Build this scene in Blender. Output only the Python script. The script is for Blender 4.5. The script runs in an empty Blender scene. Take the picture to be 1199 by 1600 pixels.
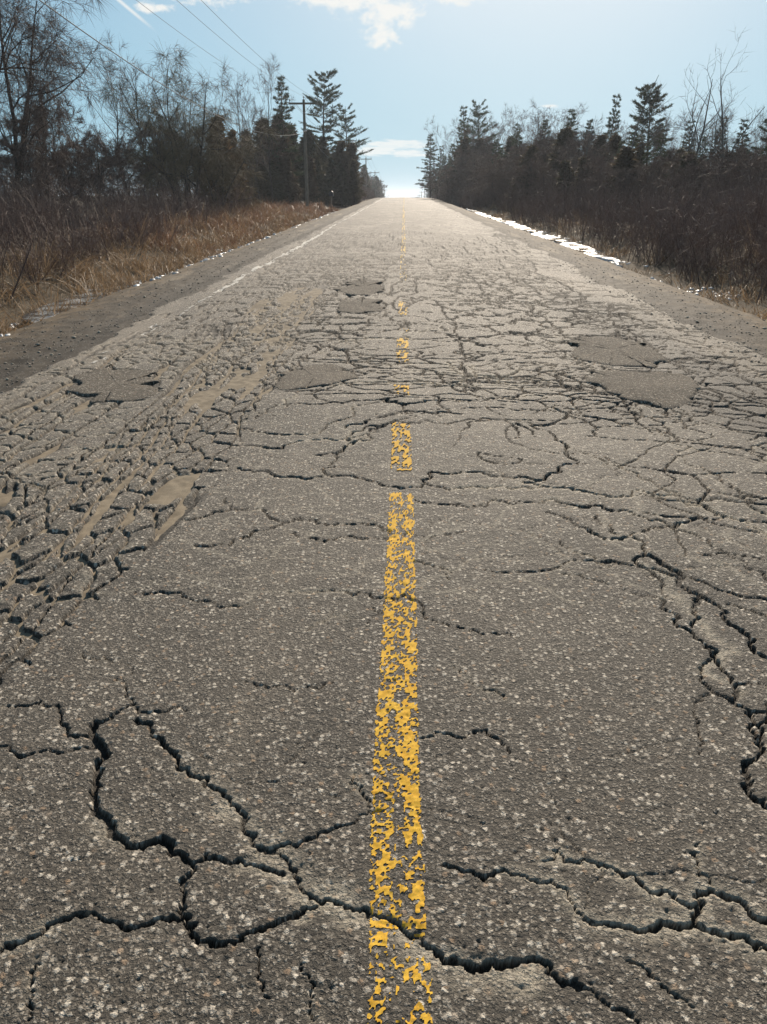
import bpy, math, random
import numpy as np
from mathutils import Vector, Matrix, Euler

# ---------------------------------------------------------------- camera, sky, sun, exposure
scene = bpy.context.scene
COL = scene.collection
PI = math.pi
EYE = 1.55                       # phone held at eye height over the centre line
F_PX, CX, CY, HOR = 1202.0, 599.5, 800.0, 307.0      # focal length / centre / horizon of the 1199x1600 photo
PITCH = math.atan((CY - HOR) / F_PX)
YAW = math.atan(32.0 * math.cos(PITCH) / F_PX)

cam_data = bpy.data.cameras.new("camera")
cam = bpy.data.objects.new("camera", cam_data)
COL.objects.link(cam)
cam.location = (0.0, 0.0, EYE)
cam.rotation_euler = (PI / 2 - PITCH, 0.0, YAW)
cam_data.sensor_fit = 'VERTICAL'
cam_data.sensor_height = 36.0
cam_data.sensor_width = 27.0
cam_data.lens = 36.0 * F_PX / 1600.0
cam_data.clip_start = 0.05
cam_data.clip_end = 20000.0
scene.camera = cam

SUN_EL = math.radians(28.0)
SUN_AZ = math.radians(9.0)       # to the right of the road's direction (+Y)
SKY_STRENGTH = 0.050
SUN_STRENGTH = 5.0
EXPOSURE = 0.62

sun_data = bpy.data.lights.new("sun", 'SUN')
sun_data.energy = SUN_STRENGTH
sun_data.angle = math.radians(0.53)
sun_data.color = (1.0, 0.87, 0.71)
sun = bpy.data.objects.new("sun", sun_data)
COL.objects.link(sun)
SUN_DIR = Vector((math.sin(SUN_AZ) * math.cos(SUN_EL), math.cos(SUN_AZ) * math.cos(SUN_EL), math.sin(SUN_EL)))
sun.rotation_euler = SUN_DIR.to_track_quat('Z', 'Y').to_euler()

scene.view_settings.view_transform = 'Standard'
scene.view_settings.look = 'None'
scene.view_settings.exposure = EXPOSURE
scene.view_settings.gamma = 1.0
scene.view_settings.use_curve_mapping = False
scene.render.engine = 'CYCLES'
scene.cycles.use_denoising = True
scene.cycles.max_bounces = 6
scene.cycles.diffuse_bounces = 3
scene.cycles.glossy_bounces = 2
scene.cycles.transmission_bounces = 3
scene.cycles.transparent_max_bounces = 12
scene.cycles.volume_bounces = 0
scene.cycles.sample_clamp_indirect = 6.0


def ray(px, py):
    """world direction through a point of the photograph"""
    v = Vector(((px - CX) / F_PX, -(py - CY) / F_PX, -1.0))
    return (cam.rotation_euler.to_matrix() @ v).normalized()


SLOPE = 0.0108                   # the road climbs gently to a crest


def on_ground(px, py):
    """point of the (sloping) ground plane under a point of the photograph -> X, Y"""
    d = ray(px, py)
    t = EYE / (SLOPE * d.y - d.z)
    return d.x * t, d.y * t


def at_y(px, Y):
    d = ray(px, HOR)
    return d.x / d.y * Y


def az_el(px, py):
    d = ray(px, py)
    return math.atan2(d.x, d.y), math.asin(d.z)


# ---------------------------------------------------------------- node helpers
class NT:
    def __init__(self, tree):
        self.t = tree
        self.n = tree.nodes
        self.l = tree.links

    def node(self, kind, **props):
        nd = self.n.new(kind)
        for k, v in props.items():
            setattr(nd, k, v)
        return nd

    def put(self, sock, val):
        if isinstance(val, bpy.types.NodeSocket):
            self.l.new(val, sock)
        else:
            sock.default_value = val

    def math(self, op, a, b=None, c=None, clamp=False):
        nd = self.node('ShaderNodeMath', operation=op, use_clamp=clamp)
        self.put(nd.inputs[0], a)
        if b is not None:
            self.put(nd.inputs[1], b)
        if c is not None:
            self.put(nd.inputs[2], c)
        return nd.outputs[0]

    def vmath(self, op, a, b=None, scale=None):
        nd = self.node('ShaderNodeVectorMath', operation=op)
        self.put(nd.inputs[0], a)
        if b is not None:
            self.put(nd.inputs[1], b)
        if scale is not None:
            self.put(nd.inputs['Scale'], scale)
        return nd.outputs['Value'] if op in ('LENGTH', 'DOT_PRODUCT', 'DISTANCE') else nd.outputs[0]

    def ramp(self, v, lo, hi, a=0.0, b=1.0, smooth=True):
        nd = self.node('ShaderNodeMapRange', interpolation_type='SMOOTHSTEP' if smooth else 'LINEAR')
        nd.clamp = True if not smooth else nd.clamp
        self.put(nd.inputs[0], v)
        nd.inputs[1].default_value = lo
        nd.inputs[2].default_value = hi
        nd.inputs[3].default_value = a
        nd.inputs[4].default_value = b
        return nd.outputs[0]

    def mix(self, fac, a, b, blend='MIX'):
        nd = self.node('ShaderNodeMix', data_type='RGBA', blend_type=blend)
        self.put(nd.inputs[0], fac)
        self.put(nd.inputs[6], a if isinstance(a, bpy.types.NodeSocket) else tuple(a) + (1,) * (4 - len(a)))
        self.put(nd.inputs[7], b if isinstance(b, bpy.types.NodeSocket) else tuple(b) + (1,) * (4 - len(b)))
        return nd.outputs[2]

    def noise(self, vec, scale, detail=4.0, rough=0.55, distort=0.0, out='Fac'):
        nd = self.node('ShaderNodeTexNoise')
        self.put(nd.inputs['Vector'], vec)
        nd.inputs['Scale'].default_value = scale
        nd.inputs['Detail'].default_value = detail
        nd.inputs['Roughness'].default_value = rough
        nd.inputs['Distortion'].default_value = distort
        return nd.outputs[out]

    def voronoi(self, vec, scale, feature='F1', rand=1.0):
        nd = self.node('ShaderNodeTexVoronoi', feature=feature)
        self.put(nd.inputs['Vector'], vec)
        nd.inputs['Scale'].default_value = scale
        nd.inputs['Randomness'].default_value = rand
        return nd

    def scaled(self, vec, s):
        nd = self.node('ShaderNodeMapping')
        self.put(nd.inputs[0], vec)
        nd.inputs[3].default_value = s
        return nd.outputs[0]

    def attr(self, name):
        nd = self.node('ShaderNodeAttribute')
        nd.attribute_name = name
        return nd.outputs['Fac']


def material(name):
    m = bpy.data.materials.new(name)
    m.use_nodes = True
    m.node_tree.nodes.clear()
    nt = NT(m.node_tree)
    out = nt.node('ShaderNodeOutputMaterial')
    bs = nt.node('ShaderNodeBsdfPrincipled')
    nt.l.new(bs.outputs[0], out.inputs[0])
    geo = nt.node('ShaderNodeNewGeometry')
    nt.pos = geo.outputs['Position']
    nt.island = geo.outputs['Random Per Island']
    oi = nt.node('ShaderNodeObjectInfo')
    nt.orand = oi.outputs['Random']
    bs.inputs['Specular IOR Level'].default_value = 0.12      # dry, dusty surfaces
    nt.bs, nt.out = bs, out
    return m, nt


# ---------------------------------------------------------------- world: clear winter sky with a few small clouds
def build_world():
    w = bpy.data.worlds.new("World")
    scene.world = w
    w.use_nodes = True
    w.node_tree.nodes.clear()
    nt = NT(w.node_tree)
    out = nt.node('ShaderNodeOutputWorld')
    bg = nt.node('ShaderNodeBackground')
    bg.inputs['Strength'].default_value = SKY_STRENGTH
    nt.l.new(bg.outputs[0], out.inputs[0])
    sky = nt.node('ShaderNodeTexSky', sky_type='NISHITA')
    sky.sun_disc = False
    sky.sun_elevation = SUN_EL
    sky.sun_rotation = SUN_AZ
    sky.altitude = 100.0
    sky.air_density = 1.0
    sky.dust_density = 0.25
    sky.ozone_density = 3.0
    tc = nt.node('ShaderNodeTexCoord')
    d = tc.outputs['Generated']
    sep = nt.node('ShaderNodeSeparateXYZ')
    nt.l.new(d, sep.inputs[0])
    x, y, z = sep.outputs
    az = nt.math('ARCTAN2', x, y)
    el = nt.math('ARCSINE', z)
    cmb = nt.node('ShaderNodeCombineXYZ')
    nt.put(cmb.inputs[0], az)
    nt.put(cmb.inputs[1], nt.math('MULTIPLY', el, 1.7))
    n1 = nt.noise(cmb.outputs[0], 58.0, 7.0, 0.60, 0.3)
    n1b = nt.noise(cmb.outputs[0], 11.0, 3.0, 0.5)
    st = nt.scaled(cmb.outputs[0], (1.0, 4.5, 1.0))
    n2 = nt.noise(st, 34.0, 7.0, 0.62, 0.4)

    def blob(px, py, rx, ry):
        a, e = az_el(px, py)
        da = nt.math('DIVIDE', nt.math('SUBTRACT', az, a), rx / F_PX)
        de = nt.math('DIVIDE', nt.math('SUBTRACT', el, e), ry / F_PX)
        r = nt.math('SQRT', nt.math('ADD', nt.math('MULTIPLY', da, da), nt.math('MULTIPLY', de, de)))
        return nt.ramp(r, 0.0, 1.0, 1.0, 0.0)

    def total(lst):
        s = lst[0]
        for q in lst[1:]:
            s = nt.math('MAXIMUM', s, q)
        return s
    puffs = total([blob(545, -2, 150, 36), blob(610, 18, 100, 48), blob(597, 55, 50, 34), blob(725, -6, 75, 26),
                   blob(320, -22, 150, 44), blob(170, -60, 160, 40), blob(880, -80, 150, 40),
                   blob(240, 12, 60, 14)])
    m1 = nt.math('ADD', nt.math('MULTIPLY', puffs, 0.62), nt.math('MULTIPLY', n1, 1.05))
    m1 = nt.ramp(m1, 0.80, 1.16)
    # scattered clouds elsewhere in the sky, the same kind as those in view
    far = nt.ramp(nt.math('ADD', nt.math('MULTIPLY', n1b, 0.8), nt.math('MULTIPLY', n1, 0.45)), 0.74, 0.88)
    far = nt.math('MULTIPLY', far, nt.ramp(el, 0.30, 0.55))
    strips = total([blob(615, 226, 130, 16), blob(640, 240, 80, 14), blob(860, 166, 34, 6), blob(590, 236, 90, 18), blob(430, 225, 120, 18)])
    m2 = nt.ramp(nt.math('ADD', nt.math('MULTIPLY', strips, 0.75), n2), 0.92, 1.22)
    m2 = nt.math('MULTIPLY', m2, 0.8)
    # contrail
    a0, e0 = az_el(150, -30)
    a1, e1 = az_el(248, 52)
    L = math.hypot(a1 - a0, e1 - e0)
    ua, ue = (a1 - a0) / L, (e1 - e0) / L
    ra = nt.math('SUBTRACT', az, a0)
    re = nt.math('SUBTRACT', el, e0)
    along = nt.math('ADD', nt.math('MULTIPLY', ra, ua), nt.math('MULTIPLY', re, ue))
    across = nt.math('ABSOLUTE', nt.math('SUBTRACT', nt.math('MULTIPLY', ra, ue), nt.math('MULTIPLY', re, ua)))
    tr = nt.math('MULTIPLY', nt.ramp(across, 0.0, 0.0028, 1.0, 0.0),
                 nt.math('MULTIPLY', nt.ramp(along, -0.05, 0.0), nt.ramp(along, L * 0.55, L, 1.0, 0.0)))
    tr = nt.math('MULTIPLY', tr, 0.8)
    mask = nt.math('MAXIMUM', nt.math('MAXIMUM', m1, m2), nt.math('MAXIMUM', tr, far))
    # thin winter haze: the sky pales to a cold blue all round the horizon, and towards the sun
    S = SKY_STRENGTH * 2 ** EXPOSURE
    hz = nt.ramp(el, -0.02, 0.42, 0.92, 0.25)
    base = nt.mix(hz, sky.outputs[0], (0.30 / S, 0.575 / S, 0.735 / S))
    cs = nt.vmath('DOT_PRODUCT', d, tuple(SUN_DIR))
    gl = nt.math('POWER', nt.math('MAXIMUM', cs, 0.0), 17.0)
    base = nt.mix(nt.math('MULTIPLY', gl, 1.25, clamp=True), base, (0.95 / S, 0.97 / S, 0.97 / S))
    c = nt.mix(nt.math('MULTIPLY', mask, 0.92), base, (0.93 / S, 0.92 / S, 0.88 / S))
    nt.l.new(c, bg.inputs['Color'])
    return sky


build_world()


# ---------------------------------------------------------------- object helpers
def np_mesh(name, V, F, smooth=False):
    V = np.asarray(V, np.float32)
    F = np.asarray(F, np.int32)
    me = bpy.data.meshes.new(name)
    k = F.shape[1]
    me.vertices.add(len(V))
    me.vertices.foreach_set("co", V.ravel())
    me.loops.add(F.size)
    me.loops.foreach_set("vertex_index", F.ravel())
    me.polygons.add(len(F))
    me.polygons.foreach_set("loop_start", np.arange(0, F.size, k, dtype=np.int32))
    me.polygons.foreach_set("loop_total", np.full(len(F), k, np.int32))
    if smooth:
        me.polygons.foreach_set("use_smooth", np.ones(len(F), bool))
    me.update(calc_edges=True)
    return me


def set_attr(me, name, vals):
    a = me.attributes.new(name, 'FLOAT', 'POINT')
    a.data.foreach_set("value", np.asarray(vals, np.float32).ravel())


def obj(name, me, mat, parent=None, label=None, category=None, group=None, kind=None, loc=None):
    o = bpy.data.objects.new(name, me)
    COL.objects.link(o)
    if me is not None and mat is not None and len(me.materials) == 0:
        me.materials.append(mat)
    if parent is not None:
        o.parent = parent
    if loc is not None:
        o.location = loc
    tag(o, label, category, group, kind)
    return o


def tag(o, label=None, category=None, group=None, kind=None):
    if label:
        o["label"] = label
    if category:
        o["category"] = category
    if group:
        o["group"] = group
    if kind:
        o["kind"] = kind


# ---------------------------------------------------------------- numpy noise
def hsh(ix, iy, seed):
    h = (ix.astype(np.int64) * 374761393 + iy.astype(np.int64) * 668265263 + int(seed) * 1442695041) & 0xFFFFFFFF
    h = ((h ^ (h >> 13)) * 1274126177) & 0xFFFFFFFF
    h = ((h ^ (h >> 16)) * 2246822519) & 0xFFFFFFFF
    h = h ^ (h >> 15)
    return (h & 0xFFFFFF).astype(np.float64) / 16777215.0


def vnoise(x, y, seed=0):
    ix = np.floor(x)
    iy = np.floor(y)
    fx = x - ix
    fy = y - iy
    fx = fx * fx * fx * (fx * (fx * 6 - 15) + 10)
    fy = fy * fy * fy * (fy * (fy * 6 - 15) + 10)
    a = hsh(ix, iy, seed)
    b = hsh(ix + 1, iy, seed)
    c = hsh(ix, iy + 1, seed)
    d = hsh(ix + 1, iy + 1, seed)
    return (a * (1 - fx) + b * fx) * (1 - fy) + (c * (1 - fx) + d * fx) * fy


def fbm(x, y, octv=4, seed=0, gain=0.5):
    s = np.zeros_like(x, dtype=np.float64)
    amp, tot = 1.0, 0.0
    for o in range(octv):
        s += amp * vnoise(x + 17.3 * o, y - 9.1 * o, seed + o)
        tot += amp
        amp *= gain
        x = x * 2.03
        y = y * 2.03
    return s / tot


def voro(x, y, seed=0):
    """cellular pattern -> distance to the nearest cell border, random number of the cell"""
    ix = np.floor(x)
    iy = np.floor(y)
    best = np.full(x.shape, 1e9)
    bx = np.zeros(x.shape)
    by = np.zeros(x.shape)
    cid = np.zeros(x.shape)
    pts = []
    for dx in (-1, 0, 1):
        for dy in (-1, 0, 1):
            cx_, cy_ = ix + dx, iy + dy
            qx = cx_ + hsh(cx_, cy_, seed)
            qy = cy_ + hsh(cx_, cy_, seed + 7)
            pts.append((qx, qy))
            dd = (x - qx) ** 2 + (y - qy) ** 2
            m = dd < best
            best = np.where(m, dd, best)
            bx = np.where(m, qx, bx)
            by = np.where(m, qy, by)
            cid = np.where(m, hsh(cx_, cy_, seed + 13), cid)
    edge = np.full(x.shape, 1e9)
    for qx, qy in pts:
        ex = qx - bx
        ey = qy - by
        ln = np.sqrt(ex * ex + ey * ey)
        ok = ln > 1e-6
        mx = (qx + bx) * 0.5 - x
        my = (qy + by) * 0.5 - y
        dd = np.where(ok, (mx * ex + my * ey) / np.maximum(ln, 1e-6), 1e9)
        edge = np.minimum(edge, dd)
    return edge, cid, bx, by


def sstep(a, b, x):
    t = np.clip((x - a) / (b - a), 0, 1)
    return t * t * (3 - 2 * t)


# ---------------------------------------------------------------- lie of the land
_py = np.arange(-200, 4001, 1.0)
_sl = np.interp(_py, [-200, 118, 205, 420, 700, 4000], [SLOPE, SLOPE, -0.024, -0.024, -0.004, -0.002])
_pz = np.cumsum(_sl)
_pz -= np.interp(0.0, _py, _pz)


def prof(Y):
    return np.interp(Y, _py, _pz)


def cross(X):
    """height of the open ground across the road: low under the road, ditch, bank"""
    a = np.abs(X)
    return np.interp(a, [0, 4.4, 4.9, 5.7, 6.6, 7.6, 9.5, 14, 40, 2000], [-0.25, -0.25, -0.16, -0.42, -0.40, -0.12, 0.02, 0.05, 0.2, 0.2])


def ground_z(X, Y):
    X = np.asarray(X, float)
    Y = np.asarray(Y, float)
    return prof(Y) + cross(X) + (fbm(X * 0.8 + 50, Y * 0.5, 3, 5) - 0.5) * 0.16 * sstep(5.0, 6.5, np.abs(X))


# ================================================================ the road
RX = 4.5                                            # half width of the paved sheet, ragged edge included


def road_base(X, Y):
    """the pavement without its cracks: crown, heaves, settled wheel tracks"""
    z = prof(Y) - 0.012 * np.abs(X)
    near = sstep(150, 60, Y)
    z = z + (fbm(X * 0.55 + 3.1, Y * 0.42 + 1.7, 3, 21) - 0.5) * 0.085 * near * sstep(2.2, 5.5, Y)
    z = z + (fbm(X * 1.5 + 3.1, Y * 1.3 + 8.7, 2, 22) - 0.5) * 0.022 * near
    z = z - 0.016 * np.exp(-((X + 1.55) / 0.45) ** 2) * sstep(1.5, 3.0, Y) * sstep(22, 12, Y)
    # the heaved band the centre line jumps over
    z = z + 0.02 * np.exp(-((Y - 5.9 - 0.15 * X) / 0.5) ** 2) * sstep(2.9, 1.5, np.abs(X))
    return z


# cracks: (width mm, [points of the photograph])
CRACKS = [
    (15, [(-60, 1158), (0, 1160), (75, 1164), (150, 1160)]),
    (17, [(-50, 1105), (0, 1096), (60, 1090), (90, 1098), (97, 1125), (102, 1133), (150, 1142)]),
    (20, [(208, 1092), (180, 1105), (150, 1122)]),
    (30, [(150, 1120), (150, 1150), (155, 1180), (155, 1220), (148, 1245), (151, 1262), (172, 1280), (190, 1303), (225, 1315), (262, 1310), (280, 1328), (297, 1343)]),
    (20, [(297, 1343), (340, 1338), (380, 1342), (415, 1350), (442, 1358)]),
    (20, [(297, 1343), (285, 1370), (285, 1400), (290, 1435), (300, 1455), (330, 1467), (375, 1462), (410, 1448), (465, 1430), (490, 1415)]),
    (18, [(-60, 1495), (0, 1478), (60, 1455), (110, 1430), (150, 1425), (180, 1437), (220, 1440), (255, 1430), (285, 1428)]),
    (17, [(210, 1117), (240, 1140), (255, 1155), (275, 1170), (290, 1195), (320, 1220), (350, 1238), (370, 1260), (380, 1290), (395, 1312), (430, 1322)]),
    (13, [(430, 1322), (465, 1318), (495, 1300), (540, 1285), (578, 1262), (600, 1262)]),
    (15, [(435, 1325), (455, 1350), (470, 1380), (500, 1405), (550, 1420), (600, 1430), (640, 1455), (680, 1480)]),
    (26, [(680, 1480), (730, 1502), (790, 1500), (840, 1495), (860, 1515), (910, 1540)]),
    (-80, [(430, 1318), (455, 1345), (475, 1378), (500, 1402), (550, 1424), (600, 1440), (640, 1462), (690, 1492), (740, 1510), (790, 1512), (830, 1512)]),
    (-50, [(360, 1245), (385, 1290), (400, 1318), (440, 1325), (462, 1352)]),
    (-45, [(380, 1345), (420, 1358), (455, 1380), (480, 1408), (470, 1430)]),
    (-40, [(1010, 880), (1050, 920), (1090, 960), (1130, 1010), (1160, 1080)]),
    (15, [(910, 1540), (945, 1560), (1000, 1600), (1030, 1640)]),
    (9, [(125, 1010), (165, 1018), (195, 1030), (205, 1045)]),
    (10, [(183, 1048), (195, 1068), (208, 1085), (210, 1092), (245, 1105), (290, 1103)]),
    (8, [(385, 1060), (420, 1070), (460, 1078), (480, 1070), (520, 1065)]),
    (14, [(690, 1345), (720, 1355), (780, 1358), (810, 1357), (845, 1375), (875, 1380), (890, 1400), (915, 1430)]),
    (20, [(915, 1430), (950, 1440), (1000, 1448), (1060, 1443), (1090, 1435), (1095, 1410), (1130, 1393)]),
    (22, [(1130, 1393), (1160, 1405), (1199, 1428), (1260, 1440)]),
    (13, [(850, 1340), (900, 1338), (960, 1350), (1000, 1370), (1040, 1385), (1093, 1408)]),
    (20, [(1090, 1435), (1130, 1455), (1180, 1475), (1230, 1468)]),
    (10, [(1095, 1310), (1093, 1345), (1110, 1375), (1130, 1393)]),
    (9, [(980, 1500), (1020, 1520), (1050, 1550), (1090, 1575)]),
    (9, [(400, 1480), (405, 1510), (405, 1545), (420, 1560)]),
    (9, [(478, 1500), (485, 1550), (495, 1590)]),
    (8, [(60, 1500), (45, 1560), (40, 1620)]),
    (10, [(555, 1205), (565, 1235), (578, 1262)]),
    # right-hand pair
    (18, [(850, 798), (900, 820), (946, 840), (984, 836), (1007, 865)]),
    (26, [(1003, 867), (1013, 887), (1036, 913), (1038, 929), (1054, 960), (1083, 976), (1103, 999), (1129, 1032), (1150, 1064), (1154, 1095), (1176, 1104), (1230, 1106)]),
    (28, [(1007, 865), (1019, 866), (1045, 884), (1062, 909), (1100, 926), (1124, 939), (1129, 958), (1156, 974), (1173, 997), (1185, 1012), (1230, 1030)]),
    (28, [(1098, 926), (1094, 935), (1086, 948), (1083, 970)]),
    (20, [(1103, 999), (1106, 1029), (1106, 1061), (1116, 1073), (1154, 1095)]),
    (12, [(1116, 1073), (1097, 1085), (1086, 1108), (1092, 1131), (1092, 1169)]),
    (28, [(1173, 1104), (1173, 1128), (1190, 1152), (1185, 1181), (1167, 1192), (1165, 1225), (1199, 1255), (1240, 1290)]),
    (26, [(1190, 1152), (1199, 1120), (1215, 1090)]),
    (13, [(1150, 1064), (1199, 1062), (1240, 1070)]),
    (11, [(879, 893), (920, 901), (966, 913), (1004, 926), (1036, 932)]),
    (11, [(873, 843), (899, 859), (952, 882)]),
    (20, [(820, 750), (850, 756), (899, 762), (943, 770), (966, 772), (990, 762), (1054, 767), (1083, 775), (1121, 773), (1199, 783), (1260, 790)]),
    (16, [(800, 779), (850, 779), (869, 776), (923, 787), (981, 794), (1007, 805), (1048, 820), (1065, 815)]),
    (15, [(1048, 820), (1089, 831), (1112, 849), (1141, 866), (1170, 885), (1199, 901), (1250, 930)]),
    (13, [(930, 804), (958, 823), (966, 834)]),
    (12, [(984, 834), (1025, 821), (1060, 812)]),
    (15, [(1036, 756), (1065, 770), (1120, 800), (1199, 830)]),
    (14, [(1141, 750), (1170, 779), (1199, 798), (1240, 810)]),
    (10, [(1089, 930), (1150, 940), (1199, 955)]),
    # crossing lines in front of the first paint flake
    (17, [(371, 726), (400, 733), (440, 742), (517, 742), (567, 746), (597, 757), (627, 762), (660, 748), (700, 738), (800, 743), (840, 748)]),
    (20, [(840, 748), (870, 735), (905, 718), (885, 700), (870, 680), (876, 650), (868, 632)]),
    (13, [(660, 748), (673, 757), (700, 762), (733, 757), (800, 760), (860, 757)]),
    (13, [(522, 742), (520, 720), (527, 712), (547, 693), (600, 670)]),
    (13, [(483, 707), (500, 708), (540, 698), (577, 680)]),
    (14, [(380, 693), (440, 698), (540, 687), (577, 670), (633, 667), (700, 668), (800, 655), (865, 652)]),
    (14, [(380, 665), (427, 677), (500, 677), (553, 657), (593, 633)]),
    (18, [(593, 633), (633, 642), (663, 635), (740, 634), (800, 622), (850, 618)]),
    (20, [(540, 672), (580, 660), (620, 652), (640, 650), (720, 652)]),
    (18, [(545, 690), (590, 672), (636, 660)]),
    (16, [(400, 653), (420, 640), (440, 637), (500, 640), (560, 632)]),
    (16, [(450, 640), (462, 618), (500, 612), (515, 606)]),
    (18, [(530, 605), (560, 598), (620, 600), (700, 608), (800, 606), (880, 600), (960, 612), (1048, 630)]),
    (16, [(520, 582), (570, 578), (640, 592), (720, 596), (790, 598), (850, 590)]),
    (15, [(530, 560), (575, 562), (610, 570), (680, 578), (740, 586), (810, 590)]),
    (16, [(700, 560), (715, 580), (735, 590)]), (16, [(740, 565), (752, 585), (775, 590)]),
    (16, [(780, 598), (805, 580), (815, 570)]),
    (14, [(830, 560), (870, 575), (910, 590), (950, 605)]),
    (14, [(790, 520), (850, 535), (905, 560), (940, 580)]),
    (15, [(880, 525), (900, 545), (940, 562), (1030, 570)]),
    (14, [(500, 545), (545, 550), (580, 560), (620, 566), (700, 566)]),
    (14, [(480, 530), (540, 530), (640, 525), (720, 510), (800, 515), (880, 520)]),
    (12, [(450, 813), (493, 810), (513, 818), (563, 815), (590, 818), (613, 832)]),
    (9, [(457, 830), (503, 839), (530, 837), (593, 839), (640, 830), (670, 837), (723, 829)]),
    (8, [(648, 875), (677, 883), (703, 902)]),
    (12, [(450, 922), (500, 922), (550, 927), (583, 932), (617, 937), (633, 928), (650, 937), (683, 967), (717, 977), (757, 987), (810, 992)]),
    (9, [(593, 1058), (620, 1060)]),
    (9, [(710, 1037), (750, 1068), (790, 1088)]),
    (8, [(645, 780), (700, 785), (760, 788), (820, 782)]),
    (12, [(208, 920), (250, 918), (292, 926), (317, 932), (388, 941)]),
    (13, [(304, 847), (367, 838), (400, 826), (442, 813), (500, 809)]),
    (14, [(267, 813), (334, 795), (388, 790), (417, 799), (442, 813)]),
    (10, [(352, 774), (359, 790)]),
    (9, [(660, 1147), (695, 1142), (725, 1150), (770, 1145), (800, 1170)]),
    (9, [(575, 975), (585, 960), (600, 940)]),
    (7, [(480, 980), (510, 965), (555, 945)]),
    (8, [(760, 640), (800, 690), (840, 700), (900, 705)]),
    (11, [(905, 640), (960, 650), (1030, 665), (1080, 690), (1140, 700), (1199, 715)]),
    (11, [(900, 700), (950, 720), (1000, 735), (1054, 767)]),
    (10, [(1080, 690), (1070, 710), (1100, 725), (1130, 750)]),
    (12, [(1048, 630), (1070, 660), (1120, 690), (1160, 690), (1230, 720)]),
]


def fract_line(pts, rng, rough=0.16, steps=3):
    """roughen a polyline by repeated midpoint displacement"""
    P = [np.array(p, float) for p in pts]
    for s in range(steps):
        Q = [P[0]]
        for a, b in zip(P[:-1], P[1:]):
            d = b - a
            n = np.array([-d[1], d[0]])
            Q.append((a + b) / 2 + n * rng.normal(0, rough))
            Q.append(b)
        P = Q
    return np.array(P)


# ---- rows and columns of the sheet: as fine as the view needs near by, coarser with distance
_d = np.concatenate([np.linspace(0.72, 30, 30000), np.linspace(30.01, 160, 4000)])
_px = 1289.0 / (0.925 * _d + 0.59)
_rate = np.interp(_d, [0.7, 3.5, 6, 16, 25, 60, 160], [0.80, 0.85, 1.75, 2.1, 1.6, 1.2, 3.0])
_cum = np.concatenate([[0], np.cumsum(-np.diff(_px) * (_rate[1:] + _rate[:-1]) / 2)])
NR = int(_cum[-1])
rowsY = np.interp(np.linspace(0, _cum[-1], NR), _cum, _d)
rowsY = np.concatenate([np.linspace(-9, 0.6, 9), rowsY, np.linspace(165, 700, 24)])
NC = 650
u = np.linspace(-1, 1, NC)
zc = 0.925 * np.maximum(rowsY, 0.7) + 0.59
xv = np.minimum(0.5 * zc + 0.42, RX - 0.15)
YY = np.repeat(rowsY[:, None], NC, 1)
uk = 0.87
XX = np.where(np.abs(u)[None, :] < uk, u[None, :] / uk * xv[:, None],
              np.sign(u)[None, :] * (xv[:, None] + (np.abs(u)[None, :] - uk) / (1 - uk) * (RX - xv[:, None])))
rowstep = np.gradient(rowsY)
STEP = np.repeat(rowstep[:, None], NC, 1)

BASE = road_base(XX, YY)
DEPTH = np.zeros_like(XX)        # how far each point is carved down
DUST = np.zeros_like(XX)         # pale fines along worn crack lips
SHOW = sstep(0.75, 1.2, YY)

PATCHES = [   # outlines in the photograph
    [(428, 600), (440, 578), (480, 566), (520, 565), (552, 578), (560, 592), (520, 606), (480, 612), (448, 612)],
    [(528, 482), (535, 468), (560, 464), (596, 466), (604, 478), (596, 488), (550, 491)],
    [(535, 455), (545, 440), (570, 436), (598, 440), (602, 452), (575, 458)],
    [(102, 600), (115, 578), (160, 568), (215, 570), (250, 585), (245, 604), (200, 616), (140, 618)],
    [(886, 530), (905, 520), (950, 520), (1010, 530), (1035, 552), (1028, 568), (960, 566), (910, 552)],
    [(930, 585), (960, 572), (1040, 575), (1090, 590), (1085, 620), (1040, 632), (985, 622), (945, 608)],
]
PATCH_XY = [np.array([on_ground(*p) for p in poly]) for poly in PATCHES]


def in_poly(x, y, P):
    c = np.zeros(x.shape, bool)
    n = len(P)
    j = n - 1
    for i in range(n):
        xi, yi = P[i]
        xj, yj = P[j]
        hit = ((yi > y) != (yj > y)) & (x < (xj - xi) * (y - yi) / (yj - yi + 1e-12) + xi)
        c ^= hit
        j = i
    return c


def zone(x0, x1, y0, y1, sx=0.25, sy=0.5):
    return (sstep(x0 - sx, x0 + sx, XX) * sstep(x1 + sx, x1 - sx, XX) *
            sstep(y0 - sy, y0 + sy, YY) * sstep(y1 + sy, y1 - sy, YY))


def carve(dist, w, depth, dust=0.0, lip=0.004, where=None):
    """open a crack of full width w (arrays or numbers) and round its lips"""
    global DEPTH, DUST
    q = np.clip(1.18 - dist / np.maximum(w * 0.5, 1e-5), 0, 1)
    d = depth * sstep(0.0, 0.5, q) * (w > 0.0012)
    l = lip * np.exp(-(dist / np.maximum(1.5 * w, 1e-5)) ** 2) * (w > 0.0012)
    if where is None:
        DEPTH = np.maximum(DEPTH, d + l)
        if dust:
            DUST = np.maximum(DUST, dust * np.exp(-(dist / (2.2 * w + 0.006)) ** 2))
    else:
        DEPTH[where] = np.maximum(DEPTH[where], d + l)
        if dust:
            DUST[where] = np.maximum(DUST[where], dust * np.exp(-(dist / (2.2 * w + 0.006)) ** 2))


# ---- patterned cracking (map and alligator cracks)
jx = (fbm(XX * 6, YY * 6, 3, 31) - 0.5)
jy = (fbm(XX * 6 + 40, YY * 6, 3, 37) - 0.5)


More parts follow.
